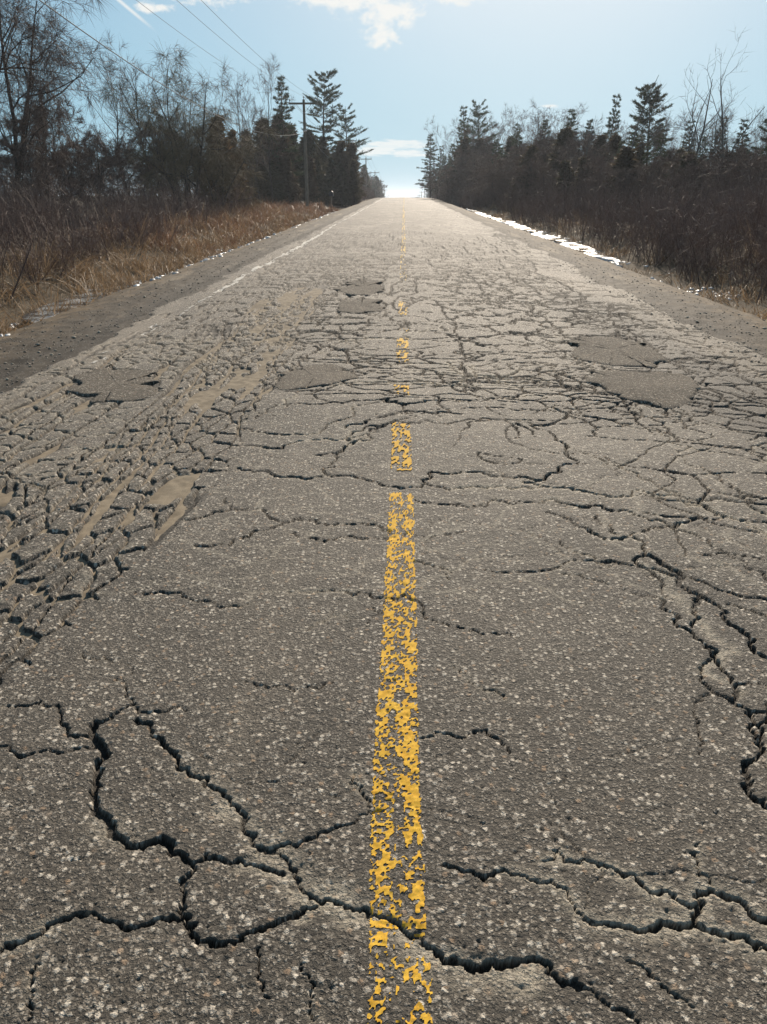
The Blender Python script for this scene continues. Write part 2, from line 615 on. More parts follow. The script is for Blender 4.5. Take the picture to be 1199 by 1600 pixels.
def pattern(mask, cx, cy, w, depth, seed, thr=0.45, rough=0.12, tilt=0.004, dust=0.0, noise_scale=0.9):
    global DEPTH
    r = np.where(mask.max(1) > 0.01)[0]
    if len(r) == 0:
        return
    sl = slice(r[0], r[-1] + 1)
    x, y, m, st = XX[sl], YY[sl], mask[sl], STEP[sl]
    e, cid, bx, by = voro((x + jx[sl] * rough) / cx, (y + jy[sl] * rough) / cy, seed)
    e = e * np.minimum(cx, cy)
    pres = sstep(thr - 0.12, thr + 0.16, fbm(x * noise_scale + seed, y * noise_scale, 3, seed + 3) * 0.55 + m * 0.45)
    pres = pres * sstep(0.02, 0.3, m)
    ww = np.maximum(w * (0.45 + 1.1 * vnoise(x * 7, y * 7, seed + 5)), 0.55 * st) * pres
    carve(e, ww, depth * (0.5 + 0.5 * pres), dust=dust, where=sl, lip=0.0022)
    DEPTH[sl] += np.where(pres > 0.3, (cid - 0.5) * tilt * pres, 0)


pattern(zone(-1.1, 2.4, 5.6, 8.4, 0.5, 1.0), 0.60, 0.30, 0.017, 0.032, 101, 0.60, tilt=0.002)
pattern(zone(0.5, 2.3, 5.6, 7.4, 0.5, 0.8), 0.34, 0.24, 0.016, 0.028, 103, 0.54, tilt=0.002)
pattern(zone(-3.4, -1.9, 3.2, 9.0), 0.46, 0.22, 0.012, 0.022, 104, 0.50, dust=0.5)
pattern(zone(-3.2, 3.2, 8.0, 27.0, 0.3, 2.5), 0.90, 0.70, 0.034, 0.040, 105, 0.575, rough=0.34, tilt=0.002)
pattern(zone(-2.5, -0.3, 8.0, 19.0, 0.3, 1.5), 0.42, 0.50, 0.036, 0.040, 106, 0.545, rough=0.24, tilt=0.006)
pattern(zone(0.6, 2.7, 9.5, 21.0, 0.3, 1.5), 0.50, 0.50, 0.032, 0.038, 107, 0.575, rough=0.24, tilt=0.002)
pattern(zone(1.2, 3.3, 3.0, 8.0, 0.3, 0.6), 0.6, 0.45, 0.012, 0.022, 108, 0.55, tilt=0.002)
pattern(zone(2.2, 4.0, 3.6, 12.0, 0.3, 0.6), 0.22, 0.26, 0.016, 0.025, 109, 0.55, tilt=0.016)
pattern(zone(-1.5, 1.8, 1.2, 5.0, 0.4, 0.6), 0.5, 0.36, 0.004, 0.005, 111, 0.70, rough=0.1, tilt=0.0)

def ridge_cracks(mask, fx, fy, w, depth, seed, thr=0.5, level=0.5):
    """long wandering cracks along the level lines of a noise field"""
    r = np.where(mask.max(1) > 0.01)[0]
    sl = slice(r[0], r[-1] + 1)
    x, y, m, st = XX[sl] + jx[sl] * 0.12, YY[sl] + jy[sl] * 0.12, mask[sl], STEP[sl]
    f = lambda a, b: fbm(a * fx + seed * 1.7, b * fy, 3, seed)
    h = 0.01
    v = f(x, y)
    g = np.hypot((f(x + h, y) - v) / h, (f(x, y + h) - v) / h) + 0.02
    d = np.abs(v - level) / g
    pres = sstep(thr - 0.1, thr + 0.12, fbm(x * 0.5 + seed, y * 0.4, 2, seed + 3) * 0.6 + m * 0.4) * sstep(0.02, 0.3, m)
    ww = np.maximum(w * (0.35 + 1.3 * vnoise(x * 6, y * 6, seed + 5)), 0.5 * st) * pres
    carve(d, ww, depth * (0.5 + 0.5 * pres), where=sl, lip=0.0015)


ridge_cracks(zone(-3.2, 3.4, 6.8, 30, 0.3, 1.6), 0.32, 1.0, 0.020, 0.034, 501, 0.47)
ridge_cracks(zone(-3.2, 3.4, 6.2, 30, 0.3, 1.6), 0.36, 1.0, 0.017, 0.030, 503, 0.52, 0.42)
ridge_cracks(zone(-1.2, 2.4, 5.2, 9, 0.5, 1.0), 0.5, 1.9, 0.013, 0.028, 505, 0.54, 0.54)
ridge_cracks(zone(-3.2, 3.4, 5.5, 30, 0.3, 1.0), 1.3, 0.22, 0.022, 0.034, 507, 0.48)
ridge_cracks(zone(0.5, 3.4, 2.6, 9, 0.3, 0.8), 0.7, 0.8, 0.009, 0.020, 509, 0.50)

# ---- the broken wheel track on the left: chunks standing in sand
rut = np.exp(-(np.abs(XX + 1.60 + 0.10 * np.sin(YY * 0.7)) / (0.47 + 0.08 * np.sin(YY * 1.7 + 1))) ** 4)
rut = rut * sstep(1.7, 2.5, YY) * sstep(17, 10.5, YY)
# fitted angular plates with thin gaps
e, cid, bx, by = voro((XX + jx * 0.09) / 0.13, (YY + jy * 0.16) / 0.27, 77)
e *= 0.13
gap = np.maximum(0.010 + 0.010 * vnoise(XX * 5, YY * 3, 78), 0.40 * STEP) * sstep(0.25, 0.6, rut)
carve(e, gap, 0.026 + 0 * e, lip=0.002)
# long channels worn along the lane by the wheels, filled with sand
warp = (fbm(XX * 2.0, YY * 0.7, 3, 82) - 0.5) * 0.26 + (fbm(XX * 16, YY * 12, 2, 85) - 0.5) * 0.03
ridge = np.abs(fbm((XX + warp) * 8.5, YY * 0.38, 2, 83) - 0.5)
chw = 0.062 + 0.070 * sstep(0.45, 0.7, fbm(XX * 1.2, YY * 0.6, 2, 84))
chan = sstep(chw, chw * 0.45, ridge) * sstep(0.2, 0.6, np.maximum(rut, 0.75 * np.exp(-(np.abs(XX + 2.55) / 0.75) ** 4) * sstep(2.6, 4, YY) * sstep(11, 8, YY)))
DEPTH = np.maximum(DEPTH, chan * 0.040)
lost = sstep(0.95, 0.97, cid) * sstep(0.6, 0.9, rut)
DEPTH = np.maximum(DEPTH, lost * 0.036)
DEPTH += rut * 0.012 * (fbm(XX * 26, YY * 20, 3, 79) - 0.42)

# ---- the single cracks that can be told apart
rng = np.random.default_rng(5)
for w_mm, pts in CRACKS:
    P = fract_line([on_ground(*p) for p in pts], rng)
    n = len(P)
    for s in range(0, n - 1, 16):
        Q = P[s:min(s + 17, n)]
        pad = 0.11
        r0, r1 = np.searchsorted(rowsY, [Q[:, 1].min() - pad, Q[:, 1].max() + pad])
        if r1 - r0 < 2:
            continue
        xb = XX[r0:r1]
        cc = np.where((xb.max(0) > Q[:, 0].min() - pad) & (xb.min(0) < Q[:, 0].max() + pad))[0]
        if len(cc) < 2:
            continue
        blk = (slice(r0, r1), slice(cc[0], cc[-1] + 1))
        x, y = XX[blk], YY[blk]
        x2 = x + (vnoise(x * 42, y * 42, 61) - 0.5) * 0.012 + (vnoise(x * 115, y * 115, 62) - 0.5) * 0.008
        y2 = y + (vnoise(x * 42 + 9, y * 42, 63) - 0.5) * 0.012 + (vnoise(x * 115 + 9, y * 115, 64) - 0.5) * 0.008
        best = np.full(x.shape, 1e9)
        for a, b in zip(Q[:-1], Q[1:]):
            dx, dy = b - a
            L2 = dx * dx + dy * dy + 1e-12
            t = np.clip(((x2 - a[0]) * dx + (y2 - a[1]) * dy) / L2, 0, 1)
            best = np.minimum(best, (x2 - a[0] - t * dx) ** 2 + (y2 - a[1] - t * dy) ** 2)
        best = np.sqrt(best)
        if w_mm < 0:        # shallow crumbled trough, pale with fines
            tr = -w_mm * 0.001 * (0.4 + 1.2 * vnoise(x * 8, y * 8, 69))
            sh = np.exp(-(best / (tr * 0.5)) ** 2)
            DEPTH[blk] = np.maximum(DEPTH[blk], sh * 0.0048 + DEPTH[blk] * (1 - 0.5 * sh))
            DEPTH[blk] += sh * 0.004 * (fbm(x * 70, y * 70, 2, 70) - 0.5)
            DUST[blk] = np.maximum(DUST[blk], sh * (0.35 + 0.75 * vnoise(x * 14, y * 14, 71)))
            continue
        w = w_mm * 0.00047 * (0.18 + 0.75 * vnoise(x * 13 + 3, y * 13, 65) + 0.95 * vnoise(x * 3.1 + 3, y * 3.1, 67))
        w = np.maximum(w * np.interp(y, [2.6, 4.6], [1.0, 1.9]), 0.5 * STEP[blk])
        dust = sstep(0.45, 0.75, fbm(x * 2.2, y * 2.2, 2, 66)) * (1.0 if w_mm > 12 else 0.5)
        carve(best, w, (0.008 + 0.0007 * w_mm + 0.010 * sstep(2.6, 4.6, y)) * (0.35 + 0.9 * vnoise(x * 5, y * 5, 68)), dust=0.0, lip=0.0012 + 0.00006 * w_mm, where=blk)
        DUST[blk] = np.maximum(DUST[blk], dust * np.exp(-(best / (1.5 * w + 0.010)) ** 2))

# ---- patched places: old surface scraped flat under the patch
for P in PATCH_XY:
    m = in_poly(XX, YY, P)
    DEPTH[m] = np.maximum(np.minimum(DEPTH[m], 0.03), 0.02)

# ---- pits where stones were plucked out, coarse stone relief close by
e1, c1, bx, by = voro(XX / 0.021, YY / 0.021, 91)
dpt = np.sqrt((XX / 0.021 - bx) ** 2 + (YY / 0.021 - by) ** 2) * 0.021
pits = (c1 > 0.965) * np.clip(1 - dpt / (0.0055 + 0.08 * (c1 - 0.965)), 0, 1) * 0.007
e2, c2, bx2, by2 = voro(XX / 0.011, YY / 0.011, 92)
d2 = np.sqrt((XX / 0.011 - bx2) ** 2 + (YY / 0.011 - by2) ** 2)
stone = (c2 - 0.45) * 0.0042 * np.clip(1.15 - d2 * 1.5, 0, 1)
fade = sstep(6.5, 3.0, YY) * SHOW
RELIEF = (stone - pits) * fade + (fbm(XX * 30, YY * 30, 2, 93) - 0.5) * 0.0022 * sstep(12, 4, YY)

# ---- ragged outer edges sink under the shoulders
edge_l = 3.42 + (fbm(YY * 0.6, YY * 0 + 3.0, 4, 41) - 0.5) * 0.35 + (vnoise(YY * 5, XX * 5, 42) - 0.5) * 0.10
edge_r = 3.62 + (fbm(YY * 0.6, YY * 0 + 9.0, 4, 43) - 0.5) * 0.45 + (vnoise(YY * 5, XX * 5, 44) - 0.5) * 0.12
over = np.maximum(sstep(0.0, 0.16, -XX - edge_l), sstep(0.0, 0.16, XX - edge_r))
DEPTH = np.clip(DEPTH, -0.012, 0.075)
ZZ = BASE - DEPTH * SHOW + RELIEF - over * 0.09

idx = np.arange(len(rowsY) * NC).reshape(len(rowsY), NC)
FQ = np.stack([idx[:-1, :-1], idx[:-1, 1:], idx[1:, 1:], idx[1:, :-1]], -1).reshape(-1, 4)
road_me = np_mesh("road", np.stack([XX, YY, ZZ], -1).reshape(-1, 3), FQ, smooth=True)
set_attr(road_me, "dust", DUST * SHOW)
set_attr(road_me, "crack_shade", sstep(0.0065, 0.011, DEPTH) * SHOW * (1 - 0.8 * sstep(0.3, 0.8, rut)))  # mask by carved depth: where the cracks' shade is painted in
old = zone(2.15, 3.9, 5.2, 13.0, 0.5, 1.0)
set_attr(road_me, "overlay", sstep(0.42, 0.60, old * 0.55 + 0.45 * fbm(XX * 1.4, YY * 0.9, 4, 191)) * sstep(0.05, 0.2, old))


# ---------------------------------------------------------------- asphalt
def asphalt(name, patch=False):
    m, nt = material(name)
    p = nt.pos
    sep = nt.node('ShaderNodeSeparateXYZ')
    nt.l.new(p, sep.inputs[0])
    flat = nt.node('ShaderNodeCombineXYZ')
    nt.l.new(sep.outputs[0], flat.inputs[0])
    nt.l.new(sep.outputs[1], flat.inputs[1])
    p = flat.outputs[0]
    jit = nt.noise(p, 110.0, 3.0, 0.6, out='Color')
    pj = nt.vmath('ADD', p, nt.vmath('SCALE', nt.vmath('SUBTRACT', jit, (0.5, 0.5, 0.5)), scale=0.016))
    big = nt.voronoi(pj, 56.0)
    mid = nt.voronoi(pj, 118.0)
    sepb = nt.node('ShaderNodeSeparateColor')
    nt.l.new(big.outputs['Color'], sepb.inputs[0])
    sepm = nt.node('ShaderNodeSeparateColor')
    nt.l.new(mid.outputs['Color'], sepm.inputs[0])
    shape_b = nt.ramp(big.outputs['Distance'], 0.25, 0.55, 1.0, 0.0)
    shape_m = nt.ramp(mid.outputs['Distance'], 0.22, 0.58, 1.0, 0.0)
    has_b = nt.ramp(sepb.outputs[0], 0.50, 0.62)
    has_m = nt.ramp(sepm.outputs[0], 0.30, 0.45)
    st_b = nt.math('MULTIPLY', shape_b, has_b)
    st_m = nt.math('MULTIPLY', shape_m, has_m)
    tone = nt.noise(p, 0.55, 4.0, 0.6)
    fine = nt.noise(p, 420.0, 2.0, 0.6)
    if patch:
        binder = nt.mix(nt.ramp(tone, 0.3, 0.7), (0.040, 0.035, 0.030), (0.095, 0.081, 0.066))
    else:
        binder = nt.mix(nt.ramp(tone, 0.3, 0.7), (0.031, 0.027, 0.0225), (0.062, 0.053, 0.043))
    grit = nt.noise(p, 230.0, 3.0, 0.7)
    binder = nt.mix(nt.ramp(grit, 0.55, 0.75, 0.0, 0.7), binder, (0.21, 0.178, 0.14))
    binder = nt.mix(nt.ramp(grit, 0.28, 0.45, 0.6, 0.0), binder, (0.018, 0.015, 0.012))
    binder = nt.mix(nt.ramp(fine, 0.25, 0.75), binder, nt.mix(0.35, binder, (0.16, 0.142, 0.115)))
    stain = nt.noise(nt.scaled(p, (1.0, 0.45, 1.0)), 1.7, 5.0, 0.65)
    binder = nt.mix(nt.ramp(stain, 0.52, 0.70, 0.0, 0.55), binder, (0.030, 0.026, 0.021))
    col_b = nt.mix(sepb.outputs[1], (0.17, 0.148, 0.124), (0.66, 0.595, 0.50))
    col_b = nt.mix(nt.ramp(sepb.outputs[2], 0.85, 0.95), col_b, (0.26, 0.185, 0.125))
    col_m = nt.mix(sepm.outputs[1], (0.12, 0.104, 0.086), (0.45, 0.40, 0.335))
    c = nt.mix(nt.math('MULTIPLY', st_m, 0.75 if patch else 0.85), binder, col_m)
    c = nt.mix(nt.math('MULTIPLY', st_b, 0.7 if patch else 0.9), c, col_b)
    if not patch:
        dust = nt.attr("dust")
        dn = nt.noise(p, 90.0, 3.0, 0.6)
        dfac = nt.math('MULTIPLY', dust, nt.ramp(dn, 0.30, 0.55))
        c = nt.mix(nt.math('MULTIPLY', dfac, 0.9), c, (0.40, 0.355, 0.28))
        c = nt.mix(nt.math('MULTIPLY', nt.attr('overlay'), 0.55), c, (0.050, 0.046, 0.041))
        # dried silt drifted along the road, streaked the way traffic runs
        sl = nt.noise(nt.scaled(p, (1.0, 0.12, 1.0)), 1.6, 4.0, 0.6)
        ax = nt.math('ABSOLUTE', sep.outputs[0])
        side = nt.ramp(ax, 2.5, 3.4)
        silt = nt.math('MULTIPLY', nt.ramp(nt.math('ADD', sl, nt.math('MULTIPLY', side, 0.22)), 0.55, 0.80), 0.55)
        c = nt.mix(silt, c, (0.23, 0.195, 0.152))
        c = nt.mix(nt.math('MULTIPLY', nt.attr('crack_shade'), 0.9), c, (0.022, 0.018, 0.014))  # near-black inside the cracks, shade put into the colour
        # beyond the built cracks the road still carries crack lines, drawn as dark colour
        far = nt.ramp(sep.outputs[1], 20.0, 30.0)
        vw = nt.vmath('ADD', nt.scaled(p, (1.0, 0.55, 1.0)), nt.vmath('SCALE', nt.noise(p, 0.9, 3.0, 0.6, out='Color'), scale=0.8))
        ve = nt.voronoi(vw, 1.5, 'DISTANCE_TO_EDGE')
        ck = nt.math('MULTIPLY', nt.ramp(ve.outputs['Distance'], 0.05, 0.12, 1.0, 0.0), far)
        blot = nt.noise(nt.scaled(p, (0.5, 0.16, 1.0)), 1.3, 5.0, 0.62)
        farb = nt.ramp(sep.outputs[1], 14.0, 30.0)
        c = nt.mix(nt.math('MULTIPLY', nt.math('MULTIPLY', nt.ramp(blot, 0.38, 0.54), farb), 0.85), c, (0.055, 0.046, 0.037))
        ck = nt.math('MULTIPLY', ck, nt.ramp(tone, 0.30, 0.5))
        c = nt.mix(nt.math('MULTIPLY', ck, 0.85), c, (0.030, 0.025, 0.020))
    nt.l.new(c, nt.bs.inputs['Base Color'])
    rg = nt.math('ADD', 0.78 if patch else 0.64, nt.math('MULTIPLY', fine, 0.25))
    nt.l.new(rg, nt.bs.inputs['Roughness'])
    nt.bs.inputs['Specular IOR Level'].default_value = 0.16 if patch else 0.30
    # every stone stands at its own height; some have been plucked out
    dome_b = nt.math('SUBTRACT', 1.0, nt.math('MULTIPLY', big.outputs['Distance'], 1.1))
    dome_m = nt.math('SUBTRACT', 1.0, nt.math('MULTIPLY', mid.outputs['Distance'], 1.2))
    hb = nt.math('MULTIPLY', nt.math('MULTIPLY', sepb.outputs[0], dome_b), 0.0065)
    hm = nt.math('MULTIPLY', nt.math('MULTIPLY', sepm.outputs[0], dome_m), 0.0075)
    pl = nt.math('MULTIPLY', nt.ramp(sepm.outputs[2], 0.86, 0.90), nt.ramp(mid.outputs['Distance'], 0.2, 0.6, -0.008, 0.0))
    h = nt.math('ADD', nt.math('ADD', hb, hm), pl)
    h = nt.math('ADD', h, nt.math('MULTIPLY', fine, 0.0016))
    h = nt.math('ADD', h, nt.math('MULTIPLY', nt.noise(p, 120.0, 4.0, 0.65), 0.0075 if not patch else 0.006))
    bp = nt.node('ShaderNodeBump')
    bp.inputs['Strength'].default_value = 1.0
    bp.inputs['Distance'].default_value = 1.0
    nt.l.new(h, bp.inputs['Height'])
    nt.l.new(bp.outputs[0], nt.bs.inputs['Normal'])
    return m


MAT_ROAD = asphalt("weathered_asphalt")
MAT_PATCH = asphalt("patch_asphalt", True)
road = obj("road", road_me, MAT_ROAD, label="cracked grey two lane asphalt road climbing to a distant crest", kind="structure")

# patches: thin mounds of newer, darker mix
for k, P in enumerate(PATCH_XY):
    r_ = np.random.default_rng(300 + k)
    P = fract_line(list(P) + [P[0]], r_, 0.18, 4)[:-1]
    c = P.mean(0)
    n = len(P)
    rings = [1.03, 1.0, 0.965, 0.85, 0.6, 0.3]
    V, F = [], []
    for q, s in enumerate(rings):
        pp = c + (P - c) * s
        z = road_base(pp[:, 0], pp[:, 1])
        z += np.interp(s, [0.3, 0.85, 0.965, 1.0, 1.03], [0.006, 0.004, 0.002, -0.004, -0.03])
        z += (vnoise(pp[:, 0] * 4, pp[:, 1] * 4, 55) - 0.5) * 0.012
        V.append(np.column_stack([pp, z]))
    cz = road_base(c[:1], c[1:2])[0] + 0.006
    V = np.concatenate(V + [np.array([[c[0], c[1], cz]])])
    for q in range(len(rings) - 1):
        for i in range(n):
            j = (i + 1) % n
            F += [(q * n + i, (q + 1) * n + i, (q + 1) * n + j), (q * n + i, (q + 1) * n + j, q * n + j)]
    b = (len(rings) - 1) * n
    F += [(b + i, len(V) - 1, b + (i + 1) % n) for i in range(n)]
    F = np.array(F)
    a, bb, cc_ = V[F[:, 0]], V[F[:, 1]], V[F[:, 2]]
    if np.cross(bb - a, cc_ - a)[:, 2].mean() < 0:
        F = F[:, ::-1]
    obj("asphalt_patch", np_mesh("asphalt_patch", V, F, True), MAT_PATCH, parent=road)


# ---------------------------------------------------------------- sand lying in the broken wheel track
def sand_material():
    m, nt = material("road_sand")
    n = nt.noise(nt.pos, 9.0, 5.0, 0.6)
    f = nt.noise(nt.pos, 300.0, 2.0, 0.6)
    c = nt.mix(nt.ramp(n, 0.3, 0.7), (0.15, 0.122, 0.088), (0.25, 0.207, 0.15))
    c = nt.mix(nt.ramp(f, 0.50, 0.70, 0, 0.7), c, (0.075, 0.063, 0.05))
    nt.l.new(c, nt.bs.inputs['Base Color'])
    nt.bs.inputs['Roughness'].default_value = 0.9
    bp = nt.node('ShaderNodeBump')
    bp.inputs['Strength'].default_value = 0.6
    nt.l.new(nt.math('ADD', nt.math('MULTIPLY', f, 0.001), nt.math('MULTIPLY', n, 0.01)), bp.inputs['Height'])
    nt.l.new(bp.outputs[0], nt.bs.inputs['Normal'])
    return m


def strip_mesh(name, xs, ys, zf, smooth=True):
    X, Y = np.meshgrid(xs, ys)
    Z = zf(X, Y)
    n, k = X.shape
    idx = np.arange(n * k).reshape(n, k)
    F = np.stack([idx[:-1, :-1], idx[:-1, 1:], idx[1:, 1:], idx[1:, :-1]], -1).reshape(-1, 4)
    return np_mesh(name, np.stack([X, Y, Z], -1).reshape(-1, 3), F, smooth)


def sand_z(X, Y):
    m = np.exp(-(np.abs(X + 1.60 + 0.10 * np.sin(Y * 0.7)) / 0.62) ** 6) * sstep(1.6, 2.4, Y) * sstep(17, 11, Y)
    m2 = np.exp(-(np.abs(X + 2.7) / 0.75) ** 4) * sstep(2.5, 4.0, Y) * sstep(11, 8, Y) * 0.86
    m = np.maximum(m, m2)
    lvl = -0.0205 - 0.05 * (1 - m) + (fbm(X * 2.5, Y * 0.8, 3, 81) - 0.5) * 0.014 + (fbm(X * 26, Y * 20, 3, 86) - 0.5) * 0.014
    return road_base(X, Y) + lvl


obj("sand_drift", strip_mesh("sand_drift", np.linspace(-3.4, -0.7, 230), np.linspace(1.5, 18, 640), sand_z), sand_material(),
    parent=road, kind="stuff")


# ---------------------------------------------------------------- painted lines, flaked by traffic
def sample_road(X, Y):
    """height of the cracked sheet at given points (bilinear in its own rows and columns)"""
    r = np.clip(np.interp(Y, rowsY, np.arange(len(rowsY))), 0, len(rowsY) - 1.001)
    r0 = np.floor(r).astype(int)
    fr = r - r0
    out = 0
    for k, wt in ((0, 1 - fr), (1, fr)):
        v = xv[r0 + k]
        ui = np.where(np.abs(X) < v, X / v * uk, np.sign(X) * (uk + (np.abs(X) - v) / (RX - v) * (1 - uk)))
        c = np.clip((ui + 1) / 2 * (NC - 1), 0, NC - 1.001)
        c0 = np.floor(c).astype(int)
        fc = c - c0
        out = out + wt * (ZZ[r0 + k, c0] * (1 - fc) + ZZ[r0 + k, c0 + 1] * fc)
    return out


def paint_mesh(name, xs, ys, cover, lift, maxdrop=0.012):
    X, Y = np.meshgrid(xs, ys)
    rg = np.random.default_rng(9)
    sx = (xs[1] - xs[0])
    sy = np.gradient(ys)[:, None]
    Xj = X + rg.uniform(-0.3, 0.3, X.shape) * sx
    Yj = Y + rg.uniform(-0.3, 0.3, X.shape) * sy
    Zr = sample_road(Xj, Yj)
    keepv = cover(Xj, Yj) & (road_base(Xj, Yj) - Zr < maxdrop)
    Z = Zr + lift
    idx = np.arange(X.size).reshape(X.shape)
    a, b, c, d = idx[:-1, :-1], idx[:-1, 1:], idx[1:, 1:], idx[1:, :-1]
    ka, kb, kc, kd = keepv[:-1, :-1], keepv[:-1, 1:], keepv[1:, 1:], keepv[1:, :-1]
    tris = []
    for (p, q, r, kp, kq, kr) in ((a, b, c, ka, kb, kc), (a, c, d, ka, kc, kd)):
        m = kp & kq & kr
        tris.append(np.stack([p[m], q[m], r[m]], -1))
    F = np.concatenate(tris)
    used = np.unique(F)
    remap = np.full(X.size, -1)
    remap[used] = np.arange(len(used))
    V = np.stack([Xj, Yj, Z], -1).reshape(-1, 3)[used]
    return np_mesh(name, V, remap[F], True)


def paint_material(name, c0, c1, far_col, rough=0.85):
    m, nt = material(name)
    n = nt.noise(nt.pos, 40.0, 4.0, 0.6)
    f = nt.noise(nt.pos, 380.0, 3.0, 0.6)
    far = nt.node('ShaderNodeSeparateXYZ')
    nt.l.new(nt.pos, far.inputs[0])
    c = nt.mix(nt.ramp(n, 0.3, 0.7), c0, c1)
    c = nt.mix(nt.ramp(f, 0.46, 0.74, 0, 0.7), c, (0.14, 0.105, 0.065))
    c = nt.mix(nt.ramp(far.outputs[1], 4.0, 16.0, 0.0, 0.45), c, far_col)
    nt.l.new(c, nt.bs.inputs['Base Color'])
    nt.bs.inputs['Roughness'].default_value = rough
    nt.bs.inputs['Specular IOR Level'].default_value = 0.12
    bp = nt.node('ShaderNodeBump')
    bp.inputs['Strength'].default_value = 0.6
    nt.l.new(nt.math('ADD', nt.math('MULTIPLY', f, 0.002), nt.math('MULTIPLY', n, 0.004)), bp.inputs['Height'])
    nt.l.new(bp.outputs[0], nt.bs.inputs['Normal'])
    return m


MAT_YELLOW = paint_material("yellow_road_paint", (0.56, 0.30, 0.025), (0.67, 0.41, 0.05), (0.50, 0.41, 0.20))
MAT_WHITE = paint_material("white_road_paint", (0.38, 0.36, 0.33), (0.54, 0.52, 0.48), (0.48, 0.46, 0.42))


def gy(py):
    return on_ground(625, py)[1]


# stretches of the centre line that still carry paint (photo rows, bottom to top) and how much of it is left
STRETCH = [(1700, 1452, 0.50), (1448, 1300, 0.60), (1300, 1180, 0.64), (1180, 1000, 0.64), (1000, 900, 0.67), (900, 768, 0.70),
           (736, 666, 0.72), (628, 604, 0.7), (566, 526, 0.75), (518, 506, 0.5), (494, 470, 0.7), (440, 395, 0.5), (395, 335, 0.68), (335, 309, 0.7)]


def yellow_cover(X, Y):
    cov = np.zeros_like(X)
    for y0, y1, c in STRETCH:
        a, b = gy(y0), gy(y1)
        cov = np.where((Y >= a) & (Y < b), c, cov)
    wob = (vnoise(Y * 1.1, Y * 0, 71) - 0.5) * 0.02
    xx = X - wob
    hw = 0.068 + (vnoise(X * 90, Y * 90, 72) - 0.5) * 0.010
    left = xx < -0.028
    mid_ = np.abs(xx + 0.002) < 0.022
    blob = fbm(X * 42, Y * 27, 4, 73, 0.6)
    speck = fbm(X * 135, Y * 105, 2, 74)
    v = np.where(left, 0.35 * blob + 0.65 * speck, 0.55 * blob + 0.45 * speck)
    thr = 0.497 + (0.47 - cov) * 0.40 + np.where(mid_, 0.045, 0.0) + np.where(left, 0.0, 0.01)
    return (np.abs(xx) < hw) & (v > thr) & (cov > 0)


ys_p = [0.75]
while ys_p[-1] < 150:
    ys_p.append(ys_p[-1] + max(0.0034, 0.0034 * (ys_p[-1] / 1.6) ** 1.75))
ys_p = np.array(ys_p)
near_p = ys_p[ys_p < 4.1]
mid_p = ys_p[(ys_p >= 4.1)]
obj("yellow_centre_line", paint_mesh("yellow_centre_line", np.arange(-0.09, 0.0901, 0.0034), near_p, yellow_cover, 0.0016), MAT_YELLOW, parent=road)
bounds = [gy(r) for r in (745, 645, 590, 522, 500, 460)]
for a, b in zip(bounds, bounds[1:] + [150]):
    yy = ys_p[(ys_p >= a) & (ys_p < b)]
    if len(yy) < 6:
        yy = np.linspace(a, b, 12)
    me = paint_mesh("yellow_line_remnant", np.arange(-0.09, 0.0901, 0.009), yy, yellow_cover, 0.003 + 0.0004 * a, 0.016 if a < 12 else 0.06)
    if len(me.polygons) > 3:
        obj("yellow_line_remnant", me, MAT_YELLOW, parent=road)


def white_cover(xc, base_cov):
    def f(X, Y):
        n = fbm(X * 9, Y * 1.6, 4, 171) * 0.6 + fbm(X * 40, Y * 18, 2, 172) * 0.4
        cov = base_cov(Y)
        return (np.abs(X - xc - (vnoise(Y * 0.25, Y * 0, 173) - 0.5) * 0.08) < 0.07 + (vnoise(X * 30, Y * 12, 174) - 0.5) * 0.04) & (n > 0.72 - 0.5 * cov)
    return f


ys_w = [5.0]
while ys_w[-1] < 155:
    ys_w.append(ys_w[-1] + max(0.02, 0.0011 * ys_w[-1] ** 1.6))
ys_w = np.array(ys_w)
obj("white_edge_line", paint_mesh("white_edge_line", np.arange(-3.22, -2.88, 0.016), ys_w,
    white_cover(-3.05, lambda Y: np.interp(Y, [5, 8, 11, 14, 30, 150], [0.03, 0.20, 0.36, 0.60, 0.72, 0.82])), 0.005, 0.05), MAT_WHITE, parent=road)
obj("white_edge_line", paint_mesh("white_edge_line", np.arange(2.92, 3.26, 0.016), ys_w,
    white_cover(3.09, lambda Y: np.interp(Y, [5, 9, 14, 30, 150], [0.0, 0.0, 0.0, 0.22, 0.5])), 0.005, 0.05), MAT_WHITE, parent=road)


